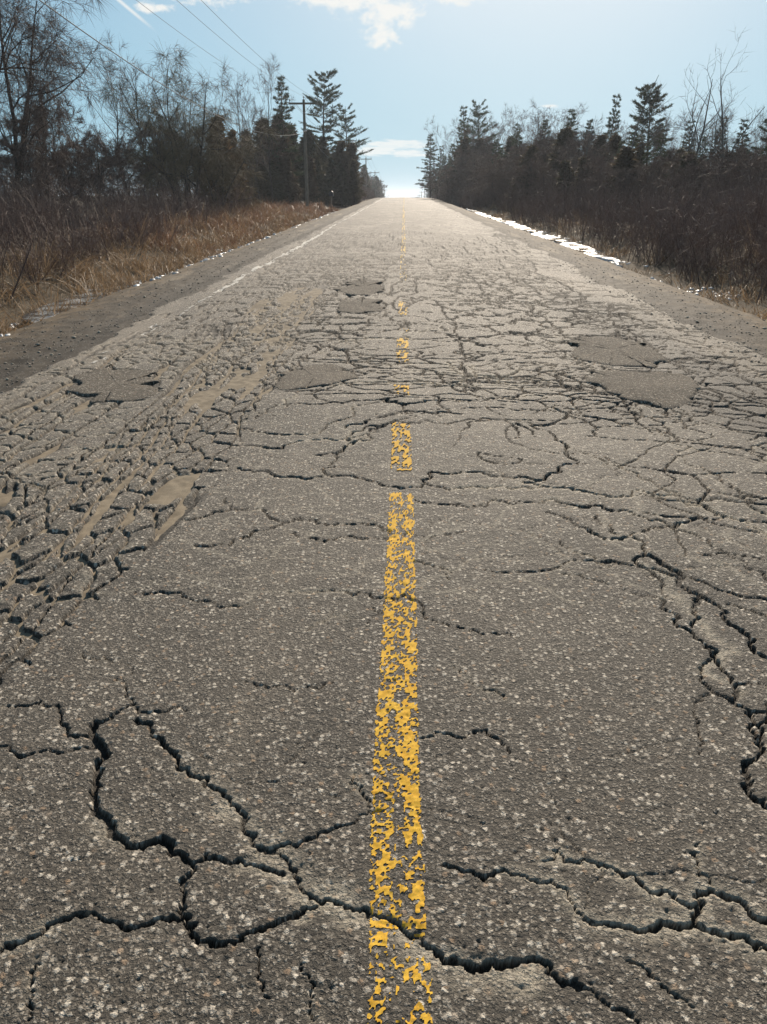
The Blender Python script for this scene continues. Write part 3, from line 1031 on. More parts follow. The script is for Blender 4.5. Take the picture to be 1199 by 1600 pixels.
# ---------------------------------------------------------------- shoulders and open ground
def gravel_material():
    m, nt = material("shoulder_gravel")
    p = nt.pos
    sep = nt.node('ShaderNodeSeparateXYZ')
    nt.l.new(p, sep.inputs[0])
    st = nt.noise(nt.scaled(p, (1.0, 0.10, 1.0)), 2.3, 5.0, 0.62)
    md = nt.noise(p, 3.0, 5.0, 0.65)
    v = nt.voronoi(p, 55.0)
    sc = nt.node('ShaderNodeSeparateColor')
    nt.l.new(v.outputs['Color'], sc.inputs[0])
    c = nt.mix(nt.ramp(md, 0.3, 0.7), (0.026, 0.020, 0.014), (0.060, 0.047, 0.034))
    c = nt.mix(nt.ramp(nt.math('ADD', nt.math('MULTIPLY', st, 0.75), nt.math('MULTIPLY', md, 0.25)), 0.51, 0.61, 0, 0.75), c, (0.17, 0.138, 0.10))
    trk = nt.noise(nt.scaled(p, (1.0, 0.03, 1.0)), 5.5, 3.0, 0.6)
    c = nt.mix(nt.ramp(trk, 0.55, 0.66, 0, 0.6), c, (0.035, 0.028, 0.021))
    # dark soil and leaf litter towards the verge
    ax = nt.math('ABSOLUTE', sep.outputs[0])
    crumb = nt.ramp(nt.math('ADD', ax, nt.math('MULTIPLY', nt.math('SUBTRACT', md, 0.5), 0.7)), 3.85, 4.0, 0.75, 0.0)
    c = nt.mix(crumb, c, (0.030, 0.026, 0.022))
    verge = nt.ramp(nt.math('ADD', ax, nt.math('MULTIPLY', nt.math('SUBTRACT', md, 0.5), 1.6)), 4.25, 4.9)
    c = nt.mix(verge, c, nt.mix(nt.ramp(md, 0.35, 0.65), (0.05, 0.038, 0.025), (0.12, 0.085, 0.05)))
    stn = nt.math('MULTIPLY', nt.ramp(v.outputs['Distance'], 0.3, 0.5, 1, 0), nt.ramp(sc.outputs[0], 0.72, 0.8))
    c = nt.mix(nt.math('MULTIPLY', stn, 0.7), c, nt.mix(sc.outputs[1], (0.10, 0.095, 0.085), (0.30, 0.28, 0.25)))
    nt.l.new(c, nt.bs.inputs['Base Color'])
    nt.bs.inputs['Roughness'].default_value = 0.85
    bp = nt.node('ShaderNodeBump')
    bp.inputs['Strength'].default_value = 0.8
    h = nt.math('ADD', nt.math('MULTIPLY', stn, 0.010), nt.math('MULTIPLY', nt.noise(p, 26, 5, 0.7), 0.05))
    nt.l.new(h, bp.inputs['Height'])
    nt.l.new(bp.outputs[0], nt.bs.inputs['Normal'])
    return m


def shoulder_z(X, Y):
    a = np.abs(X)
    z = np.interp(a, [2.9, 3.3, 3.6, 4.5, 5.0, 5.5, 5.9], [-0.13, -0.062, -0.056, -0.075, -0.15, -0.36, -0.7])
    z = z + (fbm(X * 2.0, Y * 0.35, 3, 151) - 0.5) * 0.035 + (fbm(X * 7, Y * 5, 3, 152) - 0.5) * 0.034
    z = z - 0.02 * np.exp(-((a - 3.75) / 0.16) ** 2)
    return prof(Y) + z


MAT_GRAVEL = gravel_material()
ys_s = np.concatenate([np.linspace(-9, 3.5, 40), np.geomspace(3.6, 60, 420), np.linspace(61, 700, 120)])
obj("gravel_shoulder", strip_mesh("gravel_shoulder", np.linspace(-5.9, -2.9, 90), ys_s, shoulder_z), MAT_GRAVEL, kind="structure",
    label="dusty gravel shoulder left of the road")
obj("gravel_shoulder", strip_mesh("gravel_shoulder", np.linspace(2.9, 5.9, 90), ys_s, shoulder_z), MAT_GRAVEL, kind="structure",
    label="dusty gravel shoulder right of the road")


def ground_material():
    m, nt = material("winter_ground")
    n = nt.noise(nt.pos, 0.9, 6.0, 0.65)
    f = nt.noise(nt.pos, 14.0, 5.0, 0.7)
    c = nt.mix(nt.ramp(n, 0.3, 0.7), (0.035, 0.027, 0.018), (0.085, 0.062, 0.038))
    c = nt.mix(nt.ramp(f, 0.50, 0.72, 0, 0.55), c, (0.15, 0.112, 0.068))
    nt.l.new(c, nt.bs.inputs['Base Color'])
    nt.bs.inputs['Roughness'].default_value = 0.95
    bp = nt.node('ShaderNodeBump')
    bp.inputs['Strength'].default_value = 0.8
    nt.l.new(nt.math('MULTIPLY', f, 0.08), bp.inputs['Height'])
    nt.l.new(bp.outputs[0], nt.bs.inputs['Normal'])
    return m


gx = np.concatenate([-np.geomspace(2000, 16, 24), np.linspace(-15, 15, 121), np.geomspace(16, 2000, 24)])
gyv = np.concatenate([np.linspace(-60, 4, 20), np.geomspace(4.3, 260, 240), np.geomspace(270, 3900, 30)])
obj("ground", strip_mesh("ground", gx, gyv, ground_z), ground_material(), kind="structure", label="rough winter ground beside the road")


# loose stones thrown onto the shoulders and the road's edges
def loose_gravel(seed, n):
    rng = np.random.default_rng(seed)
    Y = 4.0 * (34 / 4.0) ** rng.random(n)
    sd = rng.choice([-1, 1], n)
    a = 3.3 + rng.gamma(2.0, 0.42, n)
    ok = a < 5.1
    Y, sd, a = Y[ok], sd[ok], a[ok]
    X = sd * a
    Z = np.maximum(shoulder_z(X, Y), sample_road(X, Y))
    r = rng.gamma(2.0, 0.0032, len(X)) + 0.003
    octa = np.array([(1, 0, 0), (0, 1, 0), (-1, 0, 0), (0, -1, 0), (0, 0, 1), (0, 0, -0.6)], float)
    V = octa[None] * r[:, None, None] * rng.uniform(0.6, 1.4, (len(X), 6, 1))
    th = rng.uniform(0, 2 * PI, len(X))
    c, s_ = np.cos(th)[:, None], np.sin(th)[:, None]
    V = np.stack([V[..., 0] * c - V[..., 1] * s_, V[..., 0] * s_ + V[..., 1] * c, V[..., 2] * 0.5], -1)
    V += np.stack([X, Y, Z + r * 0.3], -1)[:, None, :]
    f = np.array([(0, 1, 4), (1, 2, 4), (2, 3, 4), (3, 0, 4), (1, 0, 5), (2, 1, 5), (3, 2, 5), (0, 3, 5)])
    F = (np.arange(len(X))[:, None, None] * 6 + f[None]).reshape(-1, 3)
    m, nt = material("loose_stones")
    nt.l.new(nt.mix(nt.island, (0.14, 0.12, 0.10), (0.38, 0.34, 0.28)), nt.bs.inputs['Base Color'])
    nt.bs.inputs['Roughness'].default_value = 0.8
    obj("loose_gravel", np_mesh("loose_gravel", V.reshape(-1, 3), F), m, kind="stuff", label="loose stones scattered over both shoulders")


loose_gravel(401, 7000)


# ================================================================ vegetation
class Soup:
    """collects thin triangles and tubes, then becomes ONE mesh"""

    def __init__(self):
        self.V, self.F, self.n = [], [], 0

    def add(self, V, F):
        self.V.append(np.asarray(V, np.float32))
        self.F.append(np.asarray(F, np.int32) + self.n)
        self.n += len(V)

    def tube(self, P, R, sides=3):
        P = np.asarray(P, float)
        n = len(P)
        d = np.gradient(P, axis=0)
        d /= np.linalg.norm(d, axis=1)[:, None] + 1e-9
        ref = np.array([0.31, 0.95, 0.05]) if abs(d[0][2]) > 0.6 else np.array([0.02, 0.1, 1.0])
        s = np.cross(d, ref)
        s /= np.linalg.norm(s, axis=1)[:, None] + 1e-9
        t = np.cross(d, s)
        a = np.arange(sides) / sides * 2 * PI
        R = np.asarray(R, float)
        V = P[:, None, :] + R[:, None, None] * (np.cos(a)[None, :, None] * s[:, None, :] + np.sin(a)[None, :, None] * t[:, None, :])
        i = np.arange(n - 1)[:, None] * sides
        j = np.arange(sides)[None, :]
        k = (j + 1) % sides
        F = np.concatenate([np.stack([i + j, i + k, i + sides + k], -1).reshape(-1, 3),
                            np.stack([i + j, i + sides + k, i + sides + j], -1).reshape(-1, 3)])
        self.add(V.reshape(-1, 3), F)

    def blades(self, P, D, L, W, sag=0.0, rng=None, seg=1, side=None):
        """tapering blades: base P, direction D, length L, width W, sag along -z"""
        P = np.asarray(P, float)
        D = np.asarray(D, float)
        N = len(P)
        if N == 0:
            return
        L = np.broadcast_to(L, (N,))[:, None]
        W = np.broadcast_to(W, (N,))[:, None]
        sag = np.broadcast_to(sag, (N,))[:, None]
        if side is None:
            r = rng.normal(size=(N, 3))
            side = np.cross(D, r)
        side = side / (np.linalg.norm(side, axis=1)[:, None] + 1e-9)
        down = np.array([0, 0, -1.0])
        if seg == 1:
            tip = P + D * L + down * sag * L
            V = np.stack([P - side * W / 2, P + side * W / 2, tip], 1).reshape(-1, 3)
            b = np.arange(N)[:, None] * 3
            self.add(V, b + np.array([[0, 1, 2]]))
        else:
            m = P + D * L * 0.55 + down * sag * L * 0.22
            tip = P + D * L * 0.95 + down * sag * L
            V = np.stack([P - side * W / 2, P + side * W / 2, m - side * W * 0.36, m + side * W * 0.36, tip], 1).reshape(-1, 3)
            b = np.arange(N)[:, None] * 5
            F = np.concatenate([b + np.array([[0, 1, 3]]), b + np.array([[0, 3, 2]]), b + np.array([[2, 3, 4]])])
            self.add(V, F)

    def mesh(self, name):
        return np_mesh(name, np.concatenate(self.V), np.concatenate(self.F))


def unit(v):
    v = np.asarray(v, float)
    return v / (np.linalg.norm(v, axis=-1, keepdims=True) + 1e-9)


def bark_material(name, c0, c1):
    m, nt = material(name)
    tc = nt.node('ShaderNodeTexCoord')
    n = nt.noise(nt.scaled(tc.outputs['Object'], (6, 6, 1.2)), 3.0, 5.0, 0.65)
    c = nt.mix(nt.ramp(n, 0.3, 0.7), c0, c1)
    nt.l.new(c, nt.bs.inputs['Base Color'])
    nt.bs.inputs['Roughness'].default_value = 0.9
    bp = nt.node('ShaderNodeBump')
    bp.inputs['Strength'].default_value = 0.5
    nt.l.new(nt.math('MULTIPLY', n, 0.03), bp.inputs['Height'])
    nt.l.new(bp.outputs[0], nt.bs.inputs['Normal'])
    return m


def leaf_material(name, cols, trans=0.0, rough=0.75, spec=0.3):
    """colour differs from blade to blade and tree to tree"""
    m, nt = material(name)
    c = nt.mix(nt.island, cols[0], cols[1])
    if len(cols) > 2:
        c = nt.mix(nt.ramp(nt.orand, 0.0, 1.0, 0.0, 0.6, smooth=False), c, cols[2])
    nt.l.new(c, nt.bs.inputs['Base Color'])
    nt.bs.inputs['Roughness'].default_value = rough
    nt.bs.inputs['Specular IOR Level'].default_value = spec
    if trans > 0:
        tr = nt.node('ShaderNodeBsdfTranslucent')
        nt.l.new(c, tr.inputs['Color'])
        mx = nt.node('ShaderNodeMixShader')
        mx.inputs[0].default_value = trans
        nt.l.new(nt.bs.outputs[0], mx.inputs[1])
        nt.l.new(tr.outputs[0], mx.inputs[2])
        nt.l.new(mx.outputs[0], nt.out.inputs[0])
    return m


M_BARK = bark_material("grey_brown_bark", (0.055, 0.045, 0.037), (0.12, 0.10, 0.082))
M_BARKD = bark_material("dark_conifer_bark", (0.045, 0.036, 0.030), (0.09, 0.072, 0.058))
M_DEAD = bark_material("weathered_dead_wood", (0.09, 0.08, 0.07), (0.18, 0.16, 0.14))
M_TWIG = leaf_material("bare_twigs", [(0.085, 0.058, 0.047), (0.19, 0.13, 0.10), (0.14, 0.082, 0.06)])
M_WILLOW = leaf_material("willow_twigs", [(0.10, 0.075, 0.045), (0.22, 0.165, 0.09)])
M_CEDAR = leaf_material("cedar_sprays", [(0.042, 0.042, 0.022), (0.095, 0.080, 0.042), (0.10, 0.062, 0.040)], 0.30)
M_RUST = leaf_material("rusty_cedar_sprays", [(0.085, 0.058, 0.028), (0.16, 0.10, 0.048)], 0.3)
M_PINE = leaf_material("pine_needles", [(0.035, 0.050, 0.024), (0.075, 0.092, 0.042), (0.055, 0.062, 0.034)], 0.25)
M_STEM = leaf_material("thicket_stems", [(0.085, 0.054, 0.045), (0.24, 0.155, 0.12)], 0.0)
M_GRASS = leaf_material("dry_grass", [(0.10, 0.062, 0.036), (0.36, 0.25, 0.145)], 0.30, 0.6)
M_SEDGE = leaf_material("russet_sedge", [(0.11, 0.056, 0.033), (0.29, 0.165, 0.095)], 0.30, 0.6)


def limb(rng, p, d, length, n, wander, lift):
    """a wandering polyline"""
    P = [np.array(p, float)]
    d = np.array(d, float)
    for k in range(n):
        d = d + rng.normal(0, wander, 3) + np.array([0, 0, lift])
        d /= np.linalg.norm(d)
        P.append(P[-1] + d * length / n)
    return np.array(P)


def bare_tree(seed, H, r0, spread=0.55, levels=3, twig=0.5, droop=0.0, lift=0.04, stems=1, first=0.25, kids=(9, 6, 5), ntw=9, tw=0.010):
    """leafless tree -> (trunk soup, crown soup)"""
    rng = np.random.default_rng(seed)
    trunk, crown = Soup(), Soup()

    def grow(p, d, L, r, lev, t0):
        n = (9, 7, 5, 4)[min(lev, 3)]
        lf = lift if lev < levels - 1 else lift - droop
        P = limb(rng, p, d, L, n, (0.07, 0.14, 0.18, 0.2)[min(lev, 3)], lf)
        tt = np.linspace(0, 1, n + 1)
        R = np.maximum(r * (1 - tt * 0.86), 0.004)
        (trunk if lev < 2 else crown).tube(P, R, (7, 4, 3, 3)[min(lev, 3)])
        if lev < levels:
            k = kids[min(lev, len(kids) - 1)]
            for t in np.sort(rng.uniform(t0, 0.98, k)):
                i = min(int(t * n), n - 1)
                q = P[i] + (P[i + 1] - P[i]) * (t * n - i)
                ax = unit(P[i + 1] - P[i])
                s = unit(np.cross(ax, rng.normal(size=3)))
                a = rng.uniform(0.6, 1.15) * spread / 0.55
                dd = unit(ax * math.cos(a) + s * math.sin(a))
                grow(q, dd, L * rng.uniform(0.38, 0.62) * (1 - 0.45 * t), max(R[i] * 0.6, 0.006), lev + 1, 0.15)
        if lev >= levels - 1:
            k = ntw
            t = rng.uniform(0.1, 1.0, k)
            i = np.minimum((t * n).astype(int), n - 1)
            q = P[i] + (P[i + 1] - P[i]) * (t * n - i)[:, None]
            ax = unit(P[i + 1] - P[i])
            dd = unit(ax + rng.normal(0, 0.55, (k, 3)) + np.array([0, 0, 0.12 - droop * 2]))
            crown.blades(q, dd, twig * rng.uniform(0.5, 1.3, k), tw, droop * 1.4, rng, seg=2 if droop > 0.05 else 1)

    for s in range(stems):
        a = rng.uniform(0, 2 * PI)
        tilt = 0.06 if stems == 1 else rng.uniform(0.12, 0.34)
        d = unit([math.cos(a) * tilt, math.sin(a) * tilt, 1])
        grow([math.cos(a) * 0.18 * (stems > 1), math.sin(a) * 0.18 * (stems > 1), -0.1], d, H * rng.uniform(0.85, 1.0), r0 * (1 if s == 0 else 0.7), 0, first)
    return trunk, crown


def cedar_tree(seed, H, width, dens=1.0):
    rng = np.random.default_rng(seed)
    trunk, crown = Soup(), Soup()
    P = limb(rng, [0, 0, -0.1], [0, 0, 1], H * 0.97, 8, 0.03, 0.05)
    trunk.tube(P, np.linspace(0.018 * H, 0.01, 9), 6)
    nb = int(135 * dens)
    for b in range(nb):
        t = (b + rng.uniform(0, 1)) / nb
        t = 0.03 + 0.97 * t
        i = min(int(t * 8), 7)
        q = P[i] + (P[i + 1] - P[i]) * (t * 8 - i)
        w = width * 1.12 * (1 - t) ** 0.85 * (0.55 + 0.45 * min(1, t * 5)) * rng.uniform(0.40, 1.25) + 0.10
        a = rng.uniform(0, 2 * PI)
        d = unit([math.cos(a), math.sin(a), rng.uniform(0.05, 0.55)])
        B = limb(rng, q, d, w, 4, 0.12, 0.06)
        trunk.tube(B, np.linspace(0.016, 0.004, 5), 3)
        k = int(34 + 22 * w)
        tt = rng.uniform(0.15, 1.0, k) ** 0.7
        ii = np.minimum((tt * 4).astype(int), 3)
        c = B[ii] + (B[ii + 1] - B[ii]) * (tt * 4 - ii)[:, None] + rng.normal(0, 0.07 + 0.03 * w, (k, 3))
        dd = unit(d + rng.normal(0, 0.65, (k, 3)) + np.array([0, 0, -0.15]))
        crown.blades(c, dd, rng.uniform(0.16, 0.40, k), rng.uniform(0.06, 0.14, k), 0.15, rng)
    return trunk, crown


def pine_tree(seed, H, width, clear=0.35, dens=1.0, ragged=0.4, spire=0.8, gap=1.0, rise=0.0):
    """white pine / spruce: whorled limbs carrying tufts of needles"""
    rng = np.random.default_rng(seed)
    trunk, crown = Soup(), Soup()
    n = 10
    P = limb(rng, [0, 0, -0.1], [0, 0, 1], H, n, 0.02, 0.05)
    trunk.tube(P, np.linspace(0.016 * H, 0.015, n + 1), 7)
    z = clear
    while z < 0.985:
        whorl = rng.integers(3, 6)
        a0 = rng.uniform(0, 2 * PI)
        for b in range(whorl):
            t = min(z + rng.uniform(-0.012, 0.012), 0.99)
            i = min(int(t * n), n - 1)
            q = P[i] + (P[i + 1] - P[i]) * (t * n - i)
            u_ = (t - clear) / (1 - clear)
            w = width * ((1 - u_) ** spire * 0.92 + 0.08) * min(1.0, 0.55 + 2.2 * u_) * rng.uniform(1 - ragged, 1 + ragged * 0.45)
            a = a0 + b * 2 * PI / whorl + rng.normal(0, 0.25)
            up = rng.uniform(-0.05, 0.35) + 0.35 * u_ + rise
            d = unit([math.cos(a), math.sin(a), up])
            B = limb(rng, q, d, w, 5, 0.08, 0.05)
            trunk.tube(B, np.linspace(0.012 + 0.012 * w, 0.005, 6), 3)
            m = max(2, int((2 + 10 * w) * dens))
            tt = rng.uniform(0.12, 1.0, m) ** 0.75
            ii = np.minimum((tt * 5).astype(int), 4)
            c = B[ii] + (B[ii + 1] - B[ii]) * (tt * 5 - ii)[:, None]
            lat = unit(np.cross(d, [0, 0, 1])) * rng.choice([-1, 1], m)[:, None]
            sd = unit(d * 0.8 + lat * rng.uniform(0.2, 1.6, (m, 1)) + np.array([0, 0, 0.12]))
            sl = rng.uniform(0.12, 0.42, m) * w * (1.15 - 0.5 * tt) + 0.15
            for cc, s_, l_ in zip(c, sd, sl):
                k = 20
                pos = cc + s_ * l_ * rng.uniform(0.25, 1.05, (k, 1)) + rng.normal(0, 0.03, (k, 3))
                dd = unit(s_ * 0.7 + rng.normal(0, 0.55, (k, 3)) + np.array([0, 0, 0.28]))
                crown.blades(pos, dd, rng.uniform(0.14, 0.28, k), 0.045, 0.05, rng)
        z += gap * rng.uniform(0.035, 0.06) * (10.0 / max(H, 6)) ** 0.5
    return trunk, crown


def proto(name, soups, mats):
    t, c = soups
    return (t.mesh(name + "_trunk"), c.mesh(name + "_crown"), mats[0], mats[1])


PROTO = {
    'cedar0': proto("cedar", cedar_tree(1, 6.0, 1.35), (M_BARKD, M_CEDAR)),
    'cedar1': proto("cedar", cedar_tree(2, 6.0, 1.05), (M_BARKD, M_CEDAR)),
    'cedar2': proto("cedar", cedar_tree(3, 6.0, 1.6, 1.1), (M_BARKD, M_CEDAR)),
    'rust0': proto("rusty_cedar", cedar_tree(4, 5.0, 1.2, 0.8), (M_BARKD, M_RUST)),
    'pine0': proto("pine", pine_tree(11, 14.0, 2.7, 0.36, 1.1, 0.6, 0.28), (M_BARKD, M_PINE)),
    'pine1': proto("pine", pine_tree(12, 12.0, 2.9, 0.30, 0.8, 0.8, 0.4), (M_BARKD, M_PINE)),
    'pine2': proto("pine", pine_tree(13, 10.0, 2.0, 0.30, 1.3, 0.45, 0.28), (M_BARKD, M_PINE)),
    'spruce0': proto("spruce", pine_tree(14, 10.0, 1.9, 0.12, 0.6, 0.7, 1.05, 0.6, -0.3), (M_BARKD, M_PINE)),
    'spruce1': proto("spruce", pine_tree(15, 9.0, 1.6, 0.15, 0.5, 0.8, 1.0, 0.65, -0.2), (M_BARKD, M_PINE)),
    'bare0': proto("bare_tree", bare_tree(21, 8.5, 0.09, 0.45, 3, 0.45, 0.0, 0.06, kids=(14, 6, 4), ntw=7), (M_BARK, M_TWIG)),
    'bare1': proto("bare_tree", bare_tree(22, 8.0, 0.08, 0.50, 3, 0.5, 0.0, 0.05, kids=(12, 7, 4), ntw=7), (M_BARK, M_TWIG)),
    'bare2': proto("bare_tree", bare_tree(23, 8.0, 0.08, 0.40, 3, 0.5, 0.0, 0.08, stems=3, kids=(8, 5, 4), ntw=6), (M_BARK, M_TWIG)),
    'twig0': proto("twiggy_tree", bare_tree(24, 5.5, 0.07, 0.60, 3, 0.34, 0.0, 0.03, stems=4, first=0.08, kids=(9, 6, 5), ntw=10, tw=0.016), (M_BARK, M_TWIG)),
    'twig1': proto("twiggy_tree", bare_tree(25, 5.0, 0.06, 0.65, 3, 0.32, 0.0, 0.03, stems=4, first=0.06, kids=(9, 6, 5), ntw=10, tw=0.016), (M_BARK, M_TWIG)),
    'willow0': proto("willow", bare_tree(33, 10.5, 0.20, 0.62, 3, 0.95, 0.10, 0.05, stems=3, first=0.22, kids=(9, 8, 5), ntw=12, tw=0.012), (M_BARK, M_TWIG)),
    'willow1': proto("willow", bare_tree(34, 6.5, 0.10, 0.62, 3, 0.8, 0.14, 0.05, stems=5, first=0.12, kids=(7, 6, 4), ntw=9, tw=0.010), (M_BARK, M_WILLOW)),
    'dead0': proto("dead_tree", bare_tree(41, 8.5, 0.11, 0.42, 2, 0.5, 0.0, 0.04, first=0.35, kids=(7, 4), ntw=3, tw=0.012), (M_DEAD, M_TWIG)),
    'dead1': proto("dead_tree", bare_tree(42, 8.5, 0.10, 0.38, 2, 0.5, 0.0, 0.08, stems=2, first=0.35, kids=(6, 4), ntw=3, tw=0.012), (M_DEAD, M_TWIG)),
    'dead2': proto("dead_tree", bare_tree(43, 8.0, 0.09, 0.50, 2, 0.6, 0.0, 0.02, first=0.45, kids=(5, 4), ntw=3, tw=0.012), (M_DEAD, M_TWIG)),
}
PH = {k: max(v[0].vertices[i].co.z for i in range(len(v[0].vertices))) for k, v in PROTO.items()}
for k, v in PROTO.items():
    v[0].materials.append(v[2])
    v[1].materials.append(v[3])
PH['willow0'] = 10.5
PH['willow1'] = 6.5
TREE_RNG = random.Random(8)


def tree(kind, name, X, Y, H, label, category, group=None, wide=1.0, lean=(0, 0), rot=None):
    t, c, _, _ = PROTO[kind]
    e = bpy.data.objects.new(name, None)
    COL.objects.link(e)
    e.location = (X, Y, float(ground_z(X, Y)) - 0.03)
    s = H / PH[kind]
    e.scale = (s * wide, s * wide, s)
    e.rotation_euler = (lean[0], lean[1], TREE_RNG.uniform(0, 2 * PI) if rot is None else rot)
    tag(e, label, category, group)
    obj("trunk", t, None, e)
    obj("crown", c, None, e)
    return e


def tree_px(kind, name, px, top, Y, label, category, group=None, **kw):
    X = at_y(px, Y)
    d = ray(px, top)
    H = d.z / d.y * Y + EYE - float(ground_z(X, Y))
    return tree(kind, name, X, Y, H, label, category, group, **kw)


# ---- left side
tree_px('willow0', "willow_tree", 12, -60, 34, "huge leafless willow with trailing twigs, cut by the photo's left edge", "tree", rot=0.4)
tree_px('bare2', "bare_tree", 62, 20, 36, "tall bare many-stemmed tree just right of the huge willow", "tree", rot=2.0)
tree_px('twig0', "twiggy_tree", 110, 150, 37, "dense twiggy leafless tree under the huge willow's right side", "tree")
tree_px('twig1', "twiggy_tree", 150, 190, 39, "low twiggy tree right of the dense one, beside the dead snag", "tree")
tree_px('twig1', "twiggy_tree", 30, 200, 33, "twiggy leafless tree around the huge willow's foot", "tree", wide=1.3)
tree_px('twig0', "twiggy_tree", -60, 190, 31, "twiggy leafless tree at the photo's left edge behind the thicket", "tree", wide=1.3)
tree_px('bare0', "bare_tree", 206, 98, 46, "slender bare tree, leftmost of the open group against the sky", "tree")
tree_px('bare1', "bare_tree", 242, 72, 48, "tallest slender bare tree left of the arching willow", "tree")
tree_px('willow1', "willow_tree", 290, 86, 45, "arching bare willow with spreading stems in the left background", "tree", wide=0.9)
tree_px('bare2', "bare_tree", 268, 110, 50, "bare many-stemmed tree behind the arching willow", "tree")
tree_px('twig0', "twiggy_tree", 240, 185, 46, "twiggy tree filling the foot of the slender bare trees", "tree")
tree_px('willow1', "willow_tree", 338, 165, 47, "low drooping willow beside the russet cedar", "tree", wide=1.2)
tree_px('rust0', "cedar_tree", 345, 182, 50, "russet brown cedar between the drooping willow and slender bare trees", "tree")
tree_px('rust0', "cedar_tree", 368, 205, 52, "smaller russet cedar right of the other russet one", "tree", wide=0.8)
tree_px('twig1', "twiggy_tree", 300, 205, 50, "twiggy tree behind the arching willow's foot", "tree")
for px, top, Y, lab in ((384, 108, 62, "thin bare tree left of the utility pole, farthest from it"),
                        (407, 125, 66, "thin bare tree, middle of the three left of the pole"),
                        (427, 92, 64, "thin bare tree, tallest of the three left of the pole")):
    tree_px('bare0' if px != 407 else 'bare1', "bare_tree", px, top, Y, lab, "tree", wide=0.7)
tree_px('spruce1', "spruce_tree", 449, 118, 76, "narrow spruce top standing just left of the utility pole", "tree")
n = 0
for px, top, Y in ((396, 205, 74), (415, 185, 76), (438, 180, 76), (458, 196, 80), (470, 215, 84), (492, 205, 84), (512, 215, 88), (528, 222, 90),
                   (545, 225, 92), (553, 250, 88), (425, 235, 72), (452, 240, 74), (482, 245, 80), (535, 255, 88), (404, 250, 71), (510, 250, 86)):
    n += 1
    tree_px(('cedar0', 'cedar1', 'cedar2')[n % 3], "cedar_tree", px, top, Y, "dark cedar in the clump behind the nearest utility pole, " + ("at its left end" if px < 420 else "just left of the pole" if px < 478 else "below the tall dense pine" if px < 520 else "below the ragged open pine"), "tree",
            "dark cedars behind the nearest pole", wide=1.15)
tree_px('pine0', "pine_tree", 506, 112, 93, "tall dense white pine rising behind the utility pole", "tree", wide=0.95)
tree_px('pine1', "pine_tree", 545, 162, 97, "ragged open white pine right of the tall dense pine", "tree", wide=0.95)
rr = random.Random(4)
for k in range(44):
    Y = 120 + k * 7 + rr.uniform(-3, 3)
    X = -10.0 - rr.uniform(0, 4) - (k < 4) * 2.0
    tree(rr.choice(['cedar0', 'cedar1', 'spruce0', 'bare0', 'twig0', 'spruce1']), "roadside_tree", X, Y, rr.uniform(0.80, 1.0) * np.interp(Y, [120, 180, 225, 309, 430], [7.5, 8.0, 9.2, 11.0, 13.0]), "tree in the far left tree line beyond the clump, near the crest",
         "tree", "far left tree line", wide=1.1)
for k in range(10):      # second row well behind the left thicket
    tree_px('twig0' if k % 2 else 'twig1', "twiggy_tree", -80 + k * 48, 215 + (k * 37 % 20), 58 + k * 2, "twiggy leafless tree far behind the left thicket", "tree", "twiggy trees behind the left thicket", wide=1.5)
tree_px('dead2', "dead_snag", 184, 208, 44, "short dead snag standing alone left of the slender bare trees", "tree", wide=0.5)

# ---- right side
tree_px('pine1', "pine_tree", 745, 156, 112, "tall flat-topped pine beside the road's far right side", "tree", wide=0.9)
tree_px('spruce0', "spruce_tree", 727, 164, 116, "narrow spruce touching the flat-topped pine's left side", "tree")
tree_px('spruce1', "spruce_tree", 673, 209, 150, "small open spruce, first on the right past the crest", "tree", wide=1.3)
tree_px('spruce0', "spruce_tree", 941, 146, 66, "narrow spruce left of the broad dark pine", "tree", wide=0.9)
tree_px('pine2', "pine_tree", 1006, 128, 64, "broad dark pine above the right-hand tree wall", "tree")
tree_px('spruce1', "spruce_tree", 882, 170, 72, "thin spruce between the flat-topped pine and the narrow spruce", "tree", wide=1.1)
tree_px('spruce0', "spruce_tree", 1106, 180, 52, "green spruce in the right-hand wall left of the tall bent snag", "tree")
tree_px('pine2', "pine_tree", 1196, 165, 46, "dark pine at the photo's right edge", "tree")
for px, top, Y, lab in ((846, 186, 78, "ragged spruce between the flat-topped pine and the thin spruce"), (914, 186, 70, "ragged spruce between the thin and the narrow spruce"),
                        (1072, 186, 56, "ragged spruce just right of the forked dead tree"), (1152, 184, 48, "ragged spruce right of the tallest dead tree"),
                        (800, 192, 90, "ragged spruce, first right of the flat-topped pine")):
    tree_px('spruce1' if px % 4 else 'spruce0', "spruce_tree", px, top, Y, lab, "tree", wide=1.15)
tree_px('dead2', "dead_tree", 962, 112, 47, "dead leaning tree in front of the narrow spruce", "tree", lean=(0, 0.22), rot=0.5, wide=0.8)
tree_px('dead1', "dead_tree", 1040, 82, 42, "tall forked dead tree right of the broad dark pine", "tree", rot=1.0, wide=1.25)
tree_px('dead0', "dead_tree", 1136, 60, 38, "tallest dead tree, bent trunk near the right edge", "tree", rot=2.2, lean=(0, 0.06), wide=1.15)
tree_px('dead2', "dead_tree", 1092, 150, 40, "dead tree leaning right toward the tall bent one", "tree", lean=(0, 0.45), rot=0.2, wide=1.1)
tree_px('dead0', "dead_tree", 1168, 130, 36, "short dead tree leaning at the photo's right edge", "tree", lean=(0, 0.3), rot=3.0, wide=0.8)
tree_px('dead2', "dead_tree", 905, 178, 52, "thin dead stem leaning in front of the right-hand wall's middle", "tree", lean=(0, 0.12), rot=1.2, wide=0.6)
rr = random.Random(14)


